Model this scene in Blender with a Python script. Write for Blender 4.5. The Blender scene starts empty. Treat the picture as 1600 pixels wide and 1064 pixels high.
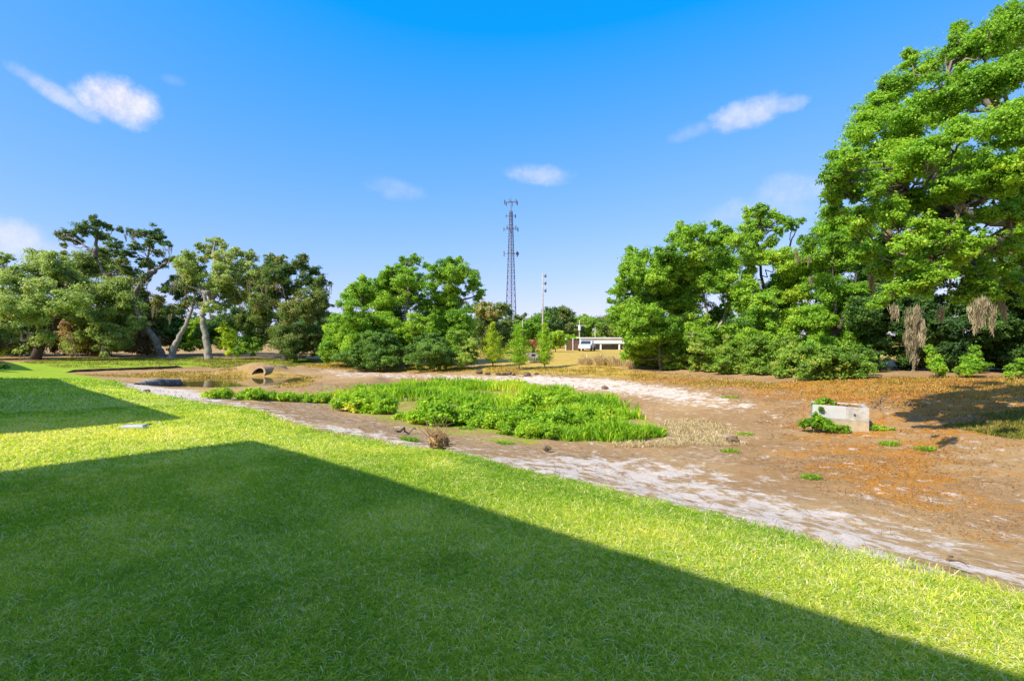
import bpy, math, random
import numpy as np
S = bpy.context.scene
COL = S.collection
R = math.radians
rng = np.random.default_rng(7)
F = 800.0            # focal length in photo pixels (1600 wide): 18 mm on a 36 mm sensor
CZ = 1.70            # eye height above the lawn at the camera

# ------------------------------------------------------------------ camera
cam = bpy.data.cameras.new('camera'); cam.lens = 18.0; cam.sensor_width = 36.0
cam.clip_start = 0.05; cam.clip_end = 6000
camo = bpy.data.objects.new('camera', cam); COL.objects.link(camo)
camo.location = (0, 0, CZ); camo.rotation_euler = (R(90), 0, 0)
S.camera = camo
# ------------------------------------------------------------------ sun and sky
SUN_EL = 43.0
SD = np.array([0.78, 0.626]); SD = SD / np.linalg.norm(SD)        # the way shadows fall on level ground
sun = bpy.data.lights.new('sun', 'SUN'); sun.energy = 3.8; sun.angle = R(0.5); sun.color = (1.0, 0.93, 0.80)
suno = bpy.data.objects.new('sun', sun); COL.objects.link(suno); suno.location = (-20, -20, 40)
suno.rotation_euler = (R(90 - SUN_EL), 0, math.atan2(SD[1], SD[0]) - R(90))
S.view_settings.view_transform = 'Standard'; S.view_settings.look = 'None'
S.view_settings.gamma = 1; S.view_settings.exposure = 1.0
W = bpy.data.worlds.new('World'); S.world = W; W.use_nodes = True
SKY_STRENGTH = 0.15

class NT:
    """small helper round a node tree"""
    def __init__(s, nt): s.nt = nt
    def n(s, t, **k):
        o = s.nt.nodes.new(t)
        for a, v in k.items(): setattr(o, a, v)
        return o
    def l(s, a, b): s.nt.links.new(a, b)
    def put(s, sock, v):
        if hasattr(v, 'is_output'): s.l(v, sock)
        else: sock.default_value = v
    def m(s, op, a, b=None, c=None, clamp=False):
        o = s.n('ShaderNodeMath', operation=op); o.use_clamp = clamp
        for i, v in enumerate((a, b, c)):
            if v is not None: s.put(o.inputs[i], v)
        return o.outputs[0]
    def mix(s, f, a, b, mode='MIX'):
        o = s.n('ShaderNodeMix', data_type='RGBA', blend_type=mode)
        s.put(o.inputs[0], f)
        s.put(o.inputs[6], a if hasattr(a, 'is_output') else (*a, 1)[:4])
        s.put(o.inputs[7], b if hasattr(b, 'is_output') else (*b, 1)[:4])
        return o.outputs[2]
    def step(s, v, lo, hi):
        o = s.n('ShaderNodeMapRange', interpolation_type='SMOOTHSTEP')
        s.put(o.inputs[0], v); o.inputs[1].default_value = lo; o.inputs[2].default_value = hi
        return o.outputs[0]
    def noise(s, vec, scale, detail=4, rough=.55):
        o = s.n('ShaderNodeTexNoise'); o.inputs['Scale'].default_value = scale
        o.inputs['Detail'].default_value = detail; o.inputs['Roughness'].default_value = rough
        if vec is not None: s.l(vec, o.inputs['Vector'])
        return o.outputs['Fac']
    def attr(s, name):
        return s.n('ShaderNodeAttribute', attribute_name=name).outputs['Fac']
    def ramp(s, f, stops):
        o = s.n('ShaderNodeValToRGB'); e = o.color_ramp.elements
        while len(e) < len(stops): e.new(0.5)
        for i, (p, c) in enumerate(stops): e[i].position = p; e[i].color = (*c, 1)
        s.put(o.inputs[0], f); return o.outputs[0]

def build_world():
    t = NT(W.node_tree); bg = W.node_tree.nodes['Background']
    sk = t.n('ShaderNodeTexSky', sky_type='NISHITA'); sk.sun_disc = False
    sk.sun_elevation = R(SUN_EL); sk.sun_rotation = math.atan2(-SD[0], -SD[1])
    sk.altitude = 0; sk.air_density = 1.0; sk.dust_density = 0.5; sk.ozone_density = 6.0
    # grade of the sky colour: cleaner, deeper blue with height, softer glow towards the horizon
    cs = t.n('ShaderNodeSeparateColor'); t.l(sk.outputs[0], cs.inputs[0]); cc = t.n('ShaderNodeCombineColor'); k = SKY_STRENGTH * 2 ** S.view_settings.exposure
    t.l(t.m('MULTIPLY', t.m('POWER', t.m('MAXIMUM', t.m('SUBTRACT', cs.outputs[0], .74), .004), .75), .305 / k), cc.inputs[0])
    t.l(t.m('MULTIPLY', t.m('POWER', t.m('DIVIDE', cs.outputs[1], 1.4), .6), .36 / k), cc.inputs[1])
    t.l(t.m('MULTIPLY', t.m('POWER', t.m('DIVIDE', cs.outputs[2], 2.87), .22), 1.0 / k), cc.inputs[2])
    up = t.n('ShaderNodeSeparateXYZ'); t.l(t.n('ShaderNodeTexCoord').outputs['Generated'], up.inputs[0])
    boosted_sky = t.mix(1.0, sk.outputs[0], (1.35, 1.35, 1.35), 'MULTIPLY')
    col = t.mix(t.step(up.outputs[2], .62, .80), cc.outputs[0], boosted_sky)  # high up, a brightened ungraded sky is added to lift the shaded ground
    tc = t.n('ShaderNodeTexCoord'); d = tc.outputs['Generated']
    sp = t.n('ShaderNodeSeparateXYZ'); t.l(d, sp.inputs[0])
    az = t.m('ARCTAN2', sp.outputs[0], sp.outputs[1]); el = t.m('ARCSINE', sp.outputs[2])
    n1 = t.noise(d, 8.0, 6, .6); n2 = t.noise(d, 22.0, 8, .68)
    nn = t.m('ADD', t.m('MULTIPLY', t.m('SUBTRACT', n1, .5), 2.2), t.m('MULTIPLY', t.m('SUBTRACT', n2, .5), 3.2))
    # fair weather clouds: azimuth, elevation, half width, half height (radians), density, tilt
    def cl(px, py, hw, hh, dens, tilt=0.0):
        x = (px - 800) / F; z = (532 - py) / F
        return (math.atan(x), math.atan2(z, math.hypot(1, x)), hw / F / (1 + x * x), hh / F / math.sqrt(1 + x * x), dens, tilt)
    C = [cl(182, 160, 84, 40, 1.0, -.05), cl(85, 146, 84, 19, .55, -.4), cl(1160, 184, 76, 27, .62, .12), cl(1215, 168, 50, 15, .5, 0), cl(1090, 205, 55, 15, .25, .2),
         cl(848, 276, 62, 20, .45, -.1), cl(620, 298, 55, 20, .22, -.1), cl(20, 378, 80, 40, .6, -.1), cl(70, 400, 110, 35, .4),
         cl(1250, 300, 90, 34, .34), cl(1200, 330, 120, 30, .25), cl(272, 127, 22, 10, .12)]
    tot = None
    for (a0, e0, w, h, dens, tilt) in C:
        u = t.m('SUBTRACT', az, a0); v = t.m('SUBTRACT', el, e0)
        v = t.m('ADD', v, t.m('MULTIPLY', u, -tilt))
        u = t.m('DIVIDE', u, w); v = t.m('DIVIDE', v, h)
        # flatter base than top
        v = t.m('MULTIPLY', v, t.m('ADD', 1.0, t.m('MULTIPLY', t.m('LESS_THAN', v, 0.0), .25)))
        r = t.m('ADD', t.m('POWER', u, 2.0), t.m('POWER', v, 2.0))
        s = t.m('ADD', t.m('SUBTRACT', 1.0, r), t.m('MULTIPLY', nn, .62))
        s = t.m('MULTIPLY', t.step(s, -.05, 1.35), dens)
        tot = s if tot is None else t.m('MAXIMUM', tot, s)
    cloud = t.mix(t.step(n2, .35, .65), (.78 / k, .79 / k, .94 / k), (.98 / k, .96 / k, 1.02 / k))
    col = t.mix(tot, col, cloud)
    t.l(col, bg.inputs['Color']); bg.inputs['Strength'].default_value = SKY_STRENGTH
build_world()

# ------------------------------------------------------------------ terrain
CTRL_PX = [  # photo x, photo y, height relative to the eye
 (1600,935,-1.72),(1240,845,-1.72),(960,775,-1.72),(700,711,-1.72),(560,687,-1.72),(470,667,-1.72),(400,640,-1.73),(300,626,-1.76),
 (225,614,-1.85),(172,595,-1.93),(115,584,-2.0),(95,581,-2.02),(190,577,-1.98),(290,573.5,-2.0),
 (800,1064,-1.7),(0,1064,-1.68),(1600,1064,-1.7),(0,720,-1.60),(400,690,-1.68),(200,640,-1.67),(0,600,-1.66),(0,662,-1.6),(0,575,-1.75),
 (60,590,-1.82),(1600,900,-1.9),(1600,850,-2.1),(1600,780,-2.25),(1600,720,-2.2),(1600,660,-1.95),(1600,612,-1.65),(1240,810,-2.05),(1240,760,-2.32),
 (1240,700,-2.45),(1340,672,-2.4),(960,745,-2.1),(960,700,-2.55),(700,690,-2.0),(700,660,-2.5),(560,660,-2.15),(470,645,-2.05),
 (560,630,-2.55),(400,625,-2.2),(300,610,-2.3),(230,600,-2.36),(800,640,-2.65),(1000,650,-2.6),(650,605,-2.6),(500,605,-2.55),
 (275,594,-2.41),(400,589,-2.42),(325,603,-2.42),(275,604,-2.38),(462,592,-2.41),(470,598,-2.42),
 (1000,605,-2.4),(1120,625,-2.38),(800,590,-2.42),(650,583,-2.38),(560,585,-2.44),(500,578,-2.28),(700,575,-2.12),
 (1000,590,-2.18),(1010,578,-1.95),(1300,588,-1.7),(1200,600,-1.98),(1400,600,-1.72),(1300,620,-2.08),(1340,640,-2.2),
 (325,560,-1.80),(165,558,-1.75),(50,562,-1.78),(600,562,-1.9),(850,575,-2.08),(850,556,-1.65),(900,547,-1.4),(1600,590,-1.55),(460,572,-2.05),(420,563,-1.85),(345,574,-2.08)]
CTRL_XY = [(0,-3,-1.66),(-10,0,-1.55),(8,-6,-1.66),(-22,10,-1.5),(-45,28,-1.6),(20,-15,-1.6),(-17,30.4,-2.62),(-14.6,31,-2.62),(-19.5,31,-2.6),
 (-17,32,-2.58),(-60,80,-1.55),(0,100,-1.3),(60,60,-1.5),(40,30,-1.5),(30,5,-1.6),(-80,40,-1.6),(-40,90,-1.5),(30,90,-1.3),(-18.2,38.2,-1.86)]
pts = [((x - 800) / F * (-z * F / (y - 532)), -z * F / (y - 532), z) for x, y, z in CTRL_PX] + CTRL_XY
P = np.array(pts, float)
def _k(d2): return 0.5 * d2 * np.log(d2 + 1e-9)
def _fit():
    n = len(P); d2 = ((P[:, None, :2] - P[None, :, :2]) ** 2).sum(2)
    K = _k(d2) + np.eye(n) * 0.6
    A = np.zeros((n + 3, n + 3)); A[:n, :n] = K; Q = np.c_[np.ones(n), P[:, :2]]
    A[:n, n:] = Q; A[n:, :n] = Q.T
    return np.linalg.solve(A, np.r_[P[:, 2], 0, 0, 0])
TW = _fit()
def sdist(x, y, poly):
    """signed distance to a polygon in plan (positive inside)"""
    q = np.asarray(poly)[:, :2]; best = np.full(len(x), 1e9); ins = np.zeros(len(x), bool)
    for i in range(len(q)):
        a = q[i]; b = q[(i + 1) % len(q)]; e = b - a; L = max(e @ e, 1e-9)
        t = np.clip(((x - a[0]) * e[0] + (y - a[1]) * e[1]) / L, 0, 1)
        best = np.minimum(best, (x - a[0] - t * e[0]) ** 2 + (y - a[1] - t * e[1]) ** 2)
        c = ((a[1] > y) != (b[1] > y)) & (x < (b[0] - a[0]) * (y - a[1]) / (b[1] - a[1] + 1e-12) + a[0]); ins ^= c
    d = np.sqrt(best); return np.where(ins, d, -d)
POND_PX = [(281,593.5),(300,591.6),(330,590.4),(365,589.4),(395,588.8),(430,589.2),(455,590.6),(464,592.6),(456,595.5),(435,598.5),(400,601),(365,602.8),(325,603.4),(290,601.5),(279,597.5)]
POND = [((x - 800) / F * (2.43 * F / (y - 532)), 2.43 * F / (y - 532)) for x, y in POND_PX]
def ground(x, y):
    """terrain height at x, y (arrays)"""
    x = np.atleast_1d(np.asarray(x, float)); y = np.atleast_1d(np.asarray(y, float)); out = np.empty(len(x)); n = len(P)
    for i in range(0, len(x), 40000):
        a, b = x[i:i + 40000], y[i:i + 40000]
        d2 = (a[:, None] - P[None, :, 0]) ** 2 + (b[:, None] - P[None, :, 1]) ** 2
        out[i:i + 40000] = _k(d2) @ TW[:n] + TW[n] + TW[n + 1] * a + TW[n + 2] * b
    r = np.hypot(x, y); f = np.clip((r - 70) / 35, 0, 1); f = f * f * (3 - 2 * f)
    b = np.clip((-y - 4) / 6, 0, 1)
    f = np.maximum(f, b)
    out = np.clip(out, -2.75, -1.2)
    out = out + .58 * np.exp(-(((x + 17.9) / 1.7) ** 2 + ((y - 36.3) / .85) ** 2))
    nr = (np.hypot(x + 16, y - 31) < 16)
    if nr.any():
        sd = sdist(x[nr], y[nr], POND); o = out[nr]
        o = np.where(sd < 0, np.maximum(o, -2.43 + .012 + .03 * np.clip(-sd, 0, 5) - .30 * np.clip(-sd - 5, 0, 4)), np.minimum(o, -2.43 - .05 - .12 * np.minimum(sd, 1.5)))
        out[nr] = o
    return CZ + out * (1 - f) + np.where(b >= f, -1.62, -1.35) * f
def g1(x, y): return float(ground([x], [y])[0])
def G(px, py, far=150.0):
    """the point of the terrain seen at a photo pixel"""
    Y = np.geomspace(1.5, far, 1500); X = (px - 800) / F * Y; z = CZ - (py - 532) / F * Y
    h = ground(X, Y); i = np.argmax(z < h)
    if z[i] >= h[i]: i = len(Y) - 1
    return np.array([X[i], Y[i], h[i]])
def at(px, py, Y): return np.array([(px - 800) / F * Y, Y, CZ - (py - 532) / F * Y])
def stand(px, Y): x = (px - 800) / F * Y; return np.array([x, Y, g1(x, Y)])

def vnoise(x, y, seed=0):
    xi = np.floor(x).astype(np.int64); yi = np.floor(y).astype(np.int64); fx = x - xi; fy = y - yi
    def h(a, b):
        v = (a * 374761393 + b * 668265263 + seed * 974711) & 0x7fffffff
        v = ((v ^ (v >> 13)) * 1274126177) & 0x7fffffff
        return ((v ^ (v >> 16)) & 0xffff) / 65535.0
    u = fx * fx * (3 - 2 * fx); v = fy * fy * (3 - 2 * fy)
    return (h(xi, yi) * (1 - u) + h(xi + 1, yi) * u) * (1 - v) + (h(xi, yi + 1) * (1 - u) + h(xi + 1, yi + 1) * u) * v
def fbm(x, y, s, seed=0, o=4):
    t = 0; a = .5
    for i in range(o): t = t + a * vnoise(x * s * 2 ** i, y * s * 2 ** i, seed + i); a *= .5
    return t / (1 - .5 ** o)

def zone(pxs): return [G(*p) for p in pxs]
EDGE_PX = [(1600,935),(1500,909),(1350,872),(1240,845),(1100,806),(960,775),(850,746),(760,724),(700,711),(620,698),(560,687),(480,671),(400,643),(300,626),(225,613),(172,595),(130,585),(95,581.5)]
EDGE = zone(EDGE_PX)
e0 = EDGE[0]; dirn = (EDGE[0] - EDGE[3])[:2]; dirn /= np.linalg.norm(dirn)
near_ext = [e0[:2] + dirn * k for k in (30, 12, 4)]
LIP = zone([(140,579.5),(190,577.5),(245,575.5),(290,573.5)])
LAWN = [np.array(p) for p in near_ext] + [p[:2] for p in EDGE] + [p[:2] for p in LIP] + [G(330,569)[:2], G(300,563)[:2], G(100,563)[:2], G(20,566)[:2], np.array([-70, 45]), np.array([-70, -25]), np.array([40, -60])]
SAND_NEAR = zone([(150,590),(230,601),(330,622),(420,633),(480,650),(620,678),(760,703),(900,708),(1000,712),(1150,742),(1300,785),(1450,830),(1600,880),(1600,940),(1350,875),(1100,808),(850,748),(700,713),(560,690),(470,670),(400,645),(300,628),(225,615)])
SAND_PALE = zone([(165,594),(230,602),(300,608),(360,622),(300,626),(225,613)])
SAND_FAR = zone([(490,575),(540,578),(650,584),(760,586),(850,585),(960,592),(1060,604),(1115,616),(1190,632),(1150,640),(1060,632),(960,614),(850,602),(760,597),(640,590),(540,590)])
SAND_TRACK = zone([(820,586),(960,592),(1060,605),(1110,618),(1060,626),(960,611),(860,600),(790,596)])
LITTER = zone([(1640,588),(1330,590),(1200,596),(1000,582),(940,590),(985,600),(1110,608),(1200,632),(1195,680),(1180,730),(1300,775),(1450,820),(1640,870)])
LITTER_BANK = zone([(1640,588),(1330,590),(1200,597),(1000,584),(985,588),(1100,600),(1250,616),(1330,628),(1450,648),(1640,670)])
DRY_BANK = zone([(470,572),(520,560),(600,566),(760,574),(950,572),(1010,580),(1200,596),(1200,606),(1100,605),(960,590),(850,583),(760,584),(650,581),(540,576)])
FIELD = zone([(735,575),(750,552),(860,546.5),(1000,546.5),(1000,575)])
ALGAE = zone([(130,586),(240,580),(340,578),(395,576),(450,578),(500,588),(480,606),(440,604),(462,593),(400,588),(270,592)])
ALGAE_NEAR = zone([(275,604.5),(330,605),(425,612),(410,630),(345,623)])
FARLAWN = zone([(20,566),(100,575),(300,572),(400,573),(470,572),(520,562),(480,560),(400,560),(300,557.5),(100,560)])
MUD = zone([(500,600),(560,610),(520,640),(620,665),(760,690),(1000,705),(1150,690),(1180,730),(1000,712),(760,703),(620,678),(480,648),(420,632),(480,615)])
STRAW = zone([(1030,652),(1090,655),(1150,670),(1165,686),(1130,694),(1040,696),(960,696),(1020,688)])
GREENR = zone([(1600,640),(1540,648),(1510,665),(1560,680),(1640,690),(1640,640)])
WEEDBASE = zone([(450,612),(560,596),(690,592),(830,597),(930,620),(1040,660),(1020,690),(900,690),(800,692),(640,668),(520,640)])

def shape(name, label=None, cat=None, group=None, kind=None, loc=(0, 0, 0)):
    o = bpy.data.objects.new(name, None); COL.objects.link(o); o.location = loc; o.empty_display_size = .2
    return tag(o, label, cat, group, kind)
def tag(o, label=None, cat=None, group=None, kind=None):
    if label: o['label'] = label
    if cat: o['category'] = cat
    if group: o['group'] = group
    if kind: o['kind'] = kind
    return o
def mk(name, V, Fc, mat, parent=None, attrs=None, smooth=False):
    """ONE mesh object from arrays: V (n,3), Fc (m,3|4) or a list of such arrays"""
    V = np.asarray(V, np.float32).reshape(-1, 3)
    if parent is not None: V = V - np.array(parent.location, np.float32)
    Fs = [np.asarray(f, np.int32) for f in (Fc if isinstance(Fc, (list, tuple)) and isinstance(Fc[0], np.ndarray) and Fc[0].ndim == 2 else [Fc]) if len(f)]
    me = bpy.data.meshes.new(name)
    me.vertices.add(len(V)); me.vertices.foreach_set('co', V.ravel())
    li = np.concatenate([f.ravel() for f in Fs]); tot = np.concatenate([np.full(len(f), f.shape[1], np.int32) for f in Fs])
    st = np.r_[0, np.cumsum(tot)[:-1]].astype(np.int32)
    me.loops.add(len(li)); me.loops.foreach_set('vertex_index', li.astype(np.int32))
    me.polygons.add(len(tot)); me.polygons.foreach_set('loop_start', st); me.polygons.foreach_set('loop_total', tot)
    me.polygons.foreach_set('use_smooth', np.full(len(tot), bool(smooth or attrs)))
    for k, a in (attrs or {}).items():
        at_ = me.attributes.new(k, 'FLOAT', 'POINT'); at_.data.foreach_set('value', np.asarray(a, np.float32))
    me.update(calc_edges=True)
    if mat: me.materials.append(mat)
    o = bpy.data.objects.new(name, me); COL.objects.link(o)
    if parent is not None: o.parent = parent
    return o
class MB:
    """collects boxes, tubes and lathes into one mesh"""
    def __init__(s): s.v = []; s.q = []; s.n = 0
    def add(s, v, q):
        s.v.append(np.asarray(v, float)); s.q.append(np.asarray(q, int) + s.n); s.n += len(v)
    def box(s, c, size, rz=0.0, bevel=0.0):
        x, y, z = np.array(size) / 2.0
        if bevel > 0:
            b = min(bevel, x * .9, y * .9, z * .9)
            prof = [(-z, b), (-z + b, 0), (z - b, 0), (z, b)]
            rings = []
            for zz, i in prof:
                X, Y = x - i, y - i; c2 = b * .6
                rings += [(-X + c2, -Y, zz), (X - c2, -Y, zz), (X, -Y + c2, zz), (X, Y - c2, zz), (X - c2, Y, zz), (-X + c2, Y, zz), (-X, Y - c2, zz), (-X, -Y + c2, zz)]
            v = np.array(rings); q = []
            for r in range(3):
                for k in range(8): q.append((r * 8 + k, r * 8 + (k + 1) % 8, r * 8 + 8 + (k + 1) % 8, r * 8 + 8 + k))
            for o in (0, 24): q += [(o, o + 1, o + 2, o + 3), (o, o + 3, o + 4, o + 7), (o + 4, o + 5, o + 6, o + 7)]
        else:
            v = np.array([(a * x, b * y, d * z) for d in (-1, 1) for a, b in ((-1, -1), (1, -1), (1, 1), (-1, 1))])
            q = [(0, 3, 2, 1), (4, 5, 6, 7), (0, 1, 5, 4), (1, 2, 6, 5), (2, 3, 7, 6), (3, 0, 4, 7)]
        cs, sn = math.cos(rz), math.sin(rz)
        v = np.c_[v[:, 0] * cs - v[:, 1] * sn, v[:, 0] * sn + v[:, 1] * cs, v[:, 2]] + np.array(c)
        s.add(v, q); return s
    def tube(s, pts, rad, sides=8, cap=True):
        p = np.asarray(pts, float); r = np.broadcast_to(np.asarray(rad, float), (len(p),))
        t = np.gradient(p, axis=0); t /= np.linalg.norm(t, axis=1)[:, None] + 1e-9
        ref = np.array([0, 0, 1.0]) if abs(t[0, 2]) < .8 else np.array([1.0, 0, 0])
        n = np.cross(t, ref); n /= np.linalg.norm(n, axis=1)[:, None] + 1e-9; b = np.cross(t, n)
        a = np.arange(sides) * 2 * math.pi / sides
        v = (p[:, None] + r[:, None, None] * (np.cos(a)[None, :, None] * n[:, None] + np.sin(a)[None, :, None] * b[:, None])).reshape(-1, 3)
        k = np.arange(sides); k2 = (k + 1) % sides; q = []
        for i in range(len(p) - 1): q.append(np.c_[i * sides + k, i * sides + k2, (i + 1) * sides + k2, (i + 1) * sides + k])
        q = np.concatenate(q)
        if cap and sides % 2 == 0:
            ex = []
            for o in (0, (len(p) - 1) * sides):
                for j in range(sides // 2 - 1): ex.append((o + j, o + j + 1, o + sides - 2 - j, o + sides - 1 - j))
            q = np.r_[q, np.array(ex)]
        s.add(v, q); return s
    def build(s, name, mat, parent=None, smooth=False, attrs=None):
        return mk(name, np.concatenate(s.v), np.concatenate(s.q), mat, parent, attrs, smooth)

# ------------------------------------------------------------------ materials
def material(name):
    m = bpy.data.materials.new(name); m.use_nodes = True
    t = NT(m.node_tree); b = m.node_tree.nodes['Principled BSDF']; return m, t, b
def leaf_mat(name, stops, trans=0.45, spec=.25, rough=.5, thin=(1.2, 1.1, .5), gain=2.2, tone=(1.3, .97, .85)):
    m, t, b = material(name)
    c = t.ramp(t.attr('tint'), [(p, tuple(min(.85, v * gain * w) for v, w in zip(q, tone))) for p, q in stops])
    b.inputs['Roughness'].default_value = rough; b.inputs['Specular IOR Level'].default_value = spec
    t.l(c, b.inputs['Base Color'])
    tr = t.n('ShaderNodeBsdfTranslucent'); t.l(t.mix(1.0, c, thin, 'MULTIPLY'), tr.inputs['Color'])
    mx = t.n('ShaderNodeMixShader'); mx.inputs[0].default_value = trans
    t.l(b.outputs[0], mx.inputs[1]); t.l(tr.outputs[0], mx.inputs[2])
    t.l(mx.outputs[0], m.node_tree.nodes['Material Output'].inputs['Surface']); return m
def plain(name, col, rough=.7, metal=0.0, var=.25, scale=6.0, bump=.0, spec=.4, dirt=None):
    m, t, b = material(name); tc = t.n('ShaderNodeTexCoord').outputs['Object']
    n = t.noise(tc, scale, 6, .6)
    dk = tuple(c * (1 - var) for c in col); lt = tuple(min(1, c * (1 + var * .6)) for c in col)
    c = t.mix(t.step(n, .3, .7), dk, lt)
    if dirt: c = t.mix(t.step(t.noise(tc, scale * .35, 5, .65), .5, .72), c, dirt)
    t.l(c, b.inputs['Base Color']); b.inputs['Roughness'].default_value = rough; b.inputs['Metallic'].default_value = metal
    b.inputs['Specular IOR Level'].default_value = spec
    if bump:
        bp = t.n('ShaderNodeBump'); bp.inputs['Strength'].default_value = bump; bp.inputs['Distance'].default_value = .02
        t.l(t.noise(tc, scale * 4, 6, .65), bp.inputs['Height']); t.l(bp.outputs[0], b.inputs['Normal'])
    return m
M = {}
M['leaf_oak'] = leaf_mat('oak_leaf', [(0, (.018, .062, .012)), (.35, (.05, .15, .016)), (.7, (.09, .23, .02)), (1, (.17, .30, .03))])
M['leaf_big'] = leaf_mat('broad_green_leaf', [(0, (.03, .095, .012)), (.4, (.075, .20, .018)), (.75, (.12, .28, .024)), (1, (.21, .34, .04))], trans=.5)
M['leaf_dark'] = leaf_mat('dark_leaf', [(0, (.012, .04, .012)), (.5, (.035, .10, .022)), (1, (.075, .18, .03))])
M['leaf_grey'] = leaf_mat('grey_green_oak_leaf', [(0, (.05, .075, .022)), (.4, (.11, .165, .035)), (.75, (.16, .215, .045)), (1, (.25, .23, .15))], tone=(1.12, 1.04, 1.25), gain=2.7)
M['leaf_top'] = leaf_mat('deep_green_oak_leaf', [(0, (.012, .045, .018)), (.5, (.04, .095, .025)), (.85, (.085, .15, .035)), (1, (.2, .17, .10))], gain=2.3)
M['leaf_blue'] = leaf_mat('bluish_shrub_leaf', [(0, (.02, .065, .018)), (.5, (.055, .145, .028)), (1, (.12, .24, .04))])
M['leaf_lime'] = leaf_mat('lime_leaf', [(0, (.06, .14, .01)), (.5, (.15, .27, .015)), (1, (.28, .36, .03))])
M['leaf_hedge'] = leaf_mat('hedge_leaf', [(0, (.03, .07, .012)), (.45, (.085, .17, .018)), (.75, (.17, .25, .03)), (.92, (.22, .25, .06)), (1, (.28, .21, .12))], tone=(1.1, 1.05, 1))
M['leaf_brown'] = leaf_mat('brown_thicket_leaf', [(0, (.05, .05, .025)), (.5, (.13, .11, .055)), (1, (.24, .19, .11))], trans=.3)
M['leaf_straw'] = leaf_mat('straw_stem', [(0, (.16, .12, .05)), (.5, (.34, .26, .13)), (1, (.52, .42, .25))], trans=.25, gain=1.65, tone=(1, 1, 1))
M['leaf_weed'] = leaf_mat('marsh_weed_leaf', [(0, (.035, .11, .008)), (.45, (.085, .225, .012)), (.85, (.175, .32, .02)), (1, (.32, .36, .05))], trans=.5)
M['moss'] = leaf_mat('spanish_moss', [(0, (.16, .13, .08)), (.5, (.30, .25, .15)), (1, (.44, .38, .24))], trans=.3, spec=.05, rough=.9, thin=(1, .95, .8), gain=1.15, tone=(1, 1, 1))
M['grass'] = leaf_mat('lawn_blade', [(0, (.055, .14, .012)), (.35, (.11, .22, .016)), (.6, (.19, .29, .02)), (.78, (.29, .34, .04)), (.9, (.38, .36, .11)), (1, (.48, .41, .24))], trans=.5, spec=.04, rough=.8, gain=2.35, tone=(1.16, .96, 1.05))
M['dryblade'] = leaf_mat('dry_blade', [(0, (.14, .17, .02)), (.3, (.30, .25, .03)), (.6, (.40, .25, .05)), (1, (.50, .34, .12))], trans=.3, gain=1.15, tone=(1, 1, 1))
M['litter'] = leaf_mat('fallen_leaf', [(0, (.16, .07, .02)), (.4, (.30, .125, .025)), (.75, (.42, .19, .04)), (1, (.48, .29, .10))], trans=.12, thin=(1, .9, .7), gain=1, tone=(1, 1, .9))
M['dead_palm'] = leaf_mat('dead_palm_frond', [(0, (.15, .06, .02)), (.6, (.42, .17, .05)), (1, (.5, .32, .12))], trans=.25, gain=1.15, tone=(1, 1, 1))
M['bark'] = plain('oak_bark', (.17, .14, .115), .9, var=.5, scale=5, bump=.8, spec=.1, dirt=(.27, .25, .22))
M['bark_dark'] = plain('dark_bark', (.075, .062, .05), .9, var=.4, scale=6, bump=.6, spec=.1)
M['bark_pale'] = plain('pale_bark', (.30, .265, .23), .9, var=.4, scale=6, bump=.6, spec=.1)
M['wood_stick'] = plain('weathered_stick', (.22, .15, .09), .9, var=.4, scale=14, spec=.1)
M['concrete'] = plain('weathered_concrete', (.40, .38, .335), .9, var=.25, scale=7, bump=.25, dirt=(.27, .25, .20), spec=.2)
M['concrete_stained'] = plain('stained_concrete', (.38, .31, .20), .9, var=.2, scale=6, bump=.25, spec=.2)
M['skimmer'] = plain('pale_panel', (.44, .44, .43), .6, var=.08, scale=3)
M['pipe'] = plain('pipe_concrete', (.34, .23, .13), .9, var=.3, scale=5, bump=.3, spec=.2)
M['pipe_dark'] = plain('dark_pipe', (.10, .085, .085), .75, var=.3, scale=6, dirt=(.30, .25, .19))
M['steel'] = plain('tower_steel', (.12, .125, .15), .55, .4, var=.3, scale=1)
M['pole'] = plain('pole_wood', (.36, .32, .27), .85, var=.2, scale=4)
M['pole_pale'] = plain('pale_pole', (.62, .60, .56), .7, var=.1, scale=4)
M['insulator'] = plain('insulator', (.08, .08, .09), .4, var=.1)
M['white'] = plain('white_paint', (.80, .80, .80), .5, var=.05, scale=1, dirt=(.70, .70, .69))
M['wall'] = plain('grey_wall', (.36, .40, .46), .8, var=.1, scale=1)
M['glass'] = plain('dark_glass', (.03, .04, .05), .1, var=.1, spec=.6)
M['fence'] = plain('brown_fence', (.13, .065, .035), .85, var=.3, scale=3)
M['rubber_and_shade'] = plain('rubber_and_shade', (.02, .02, .02), .8, var=.1)  # tyre rubber, and the painted darkness inside the pipes
M['chrome'] = plain('hub_metal', (.5, .5, .5), .35, .8, var=.1)
M['stucco'] = plain('house_stucco', (.78, .74, .68), .9, var=.08, scale=3, bump=.2)
M['roof'] = plain('roof_shingle', (.12, .10, .09), .9, var=.3, scale=8)
M['soil'] = plain('bank_soil', (.12, .082, .05), .95, var=.5, scale=9, bump=.9, spec=.05)
M['clod'] = plain('dirt_clod', (.17, .12, .08), .95, var=.5, scale=9, bump=.9, spec=.05)
M['root'] = plain('dry_root', (.36, .23, .11), .95, var=.4, scale=20, spec=.05)

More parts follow.
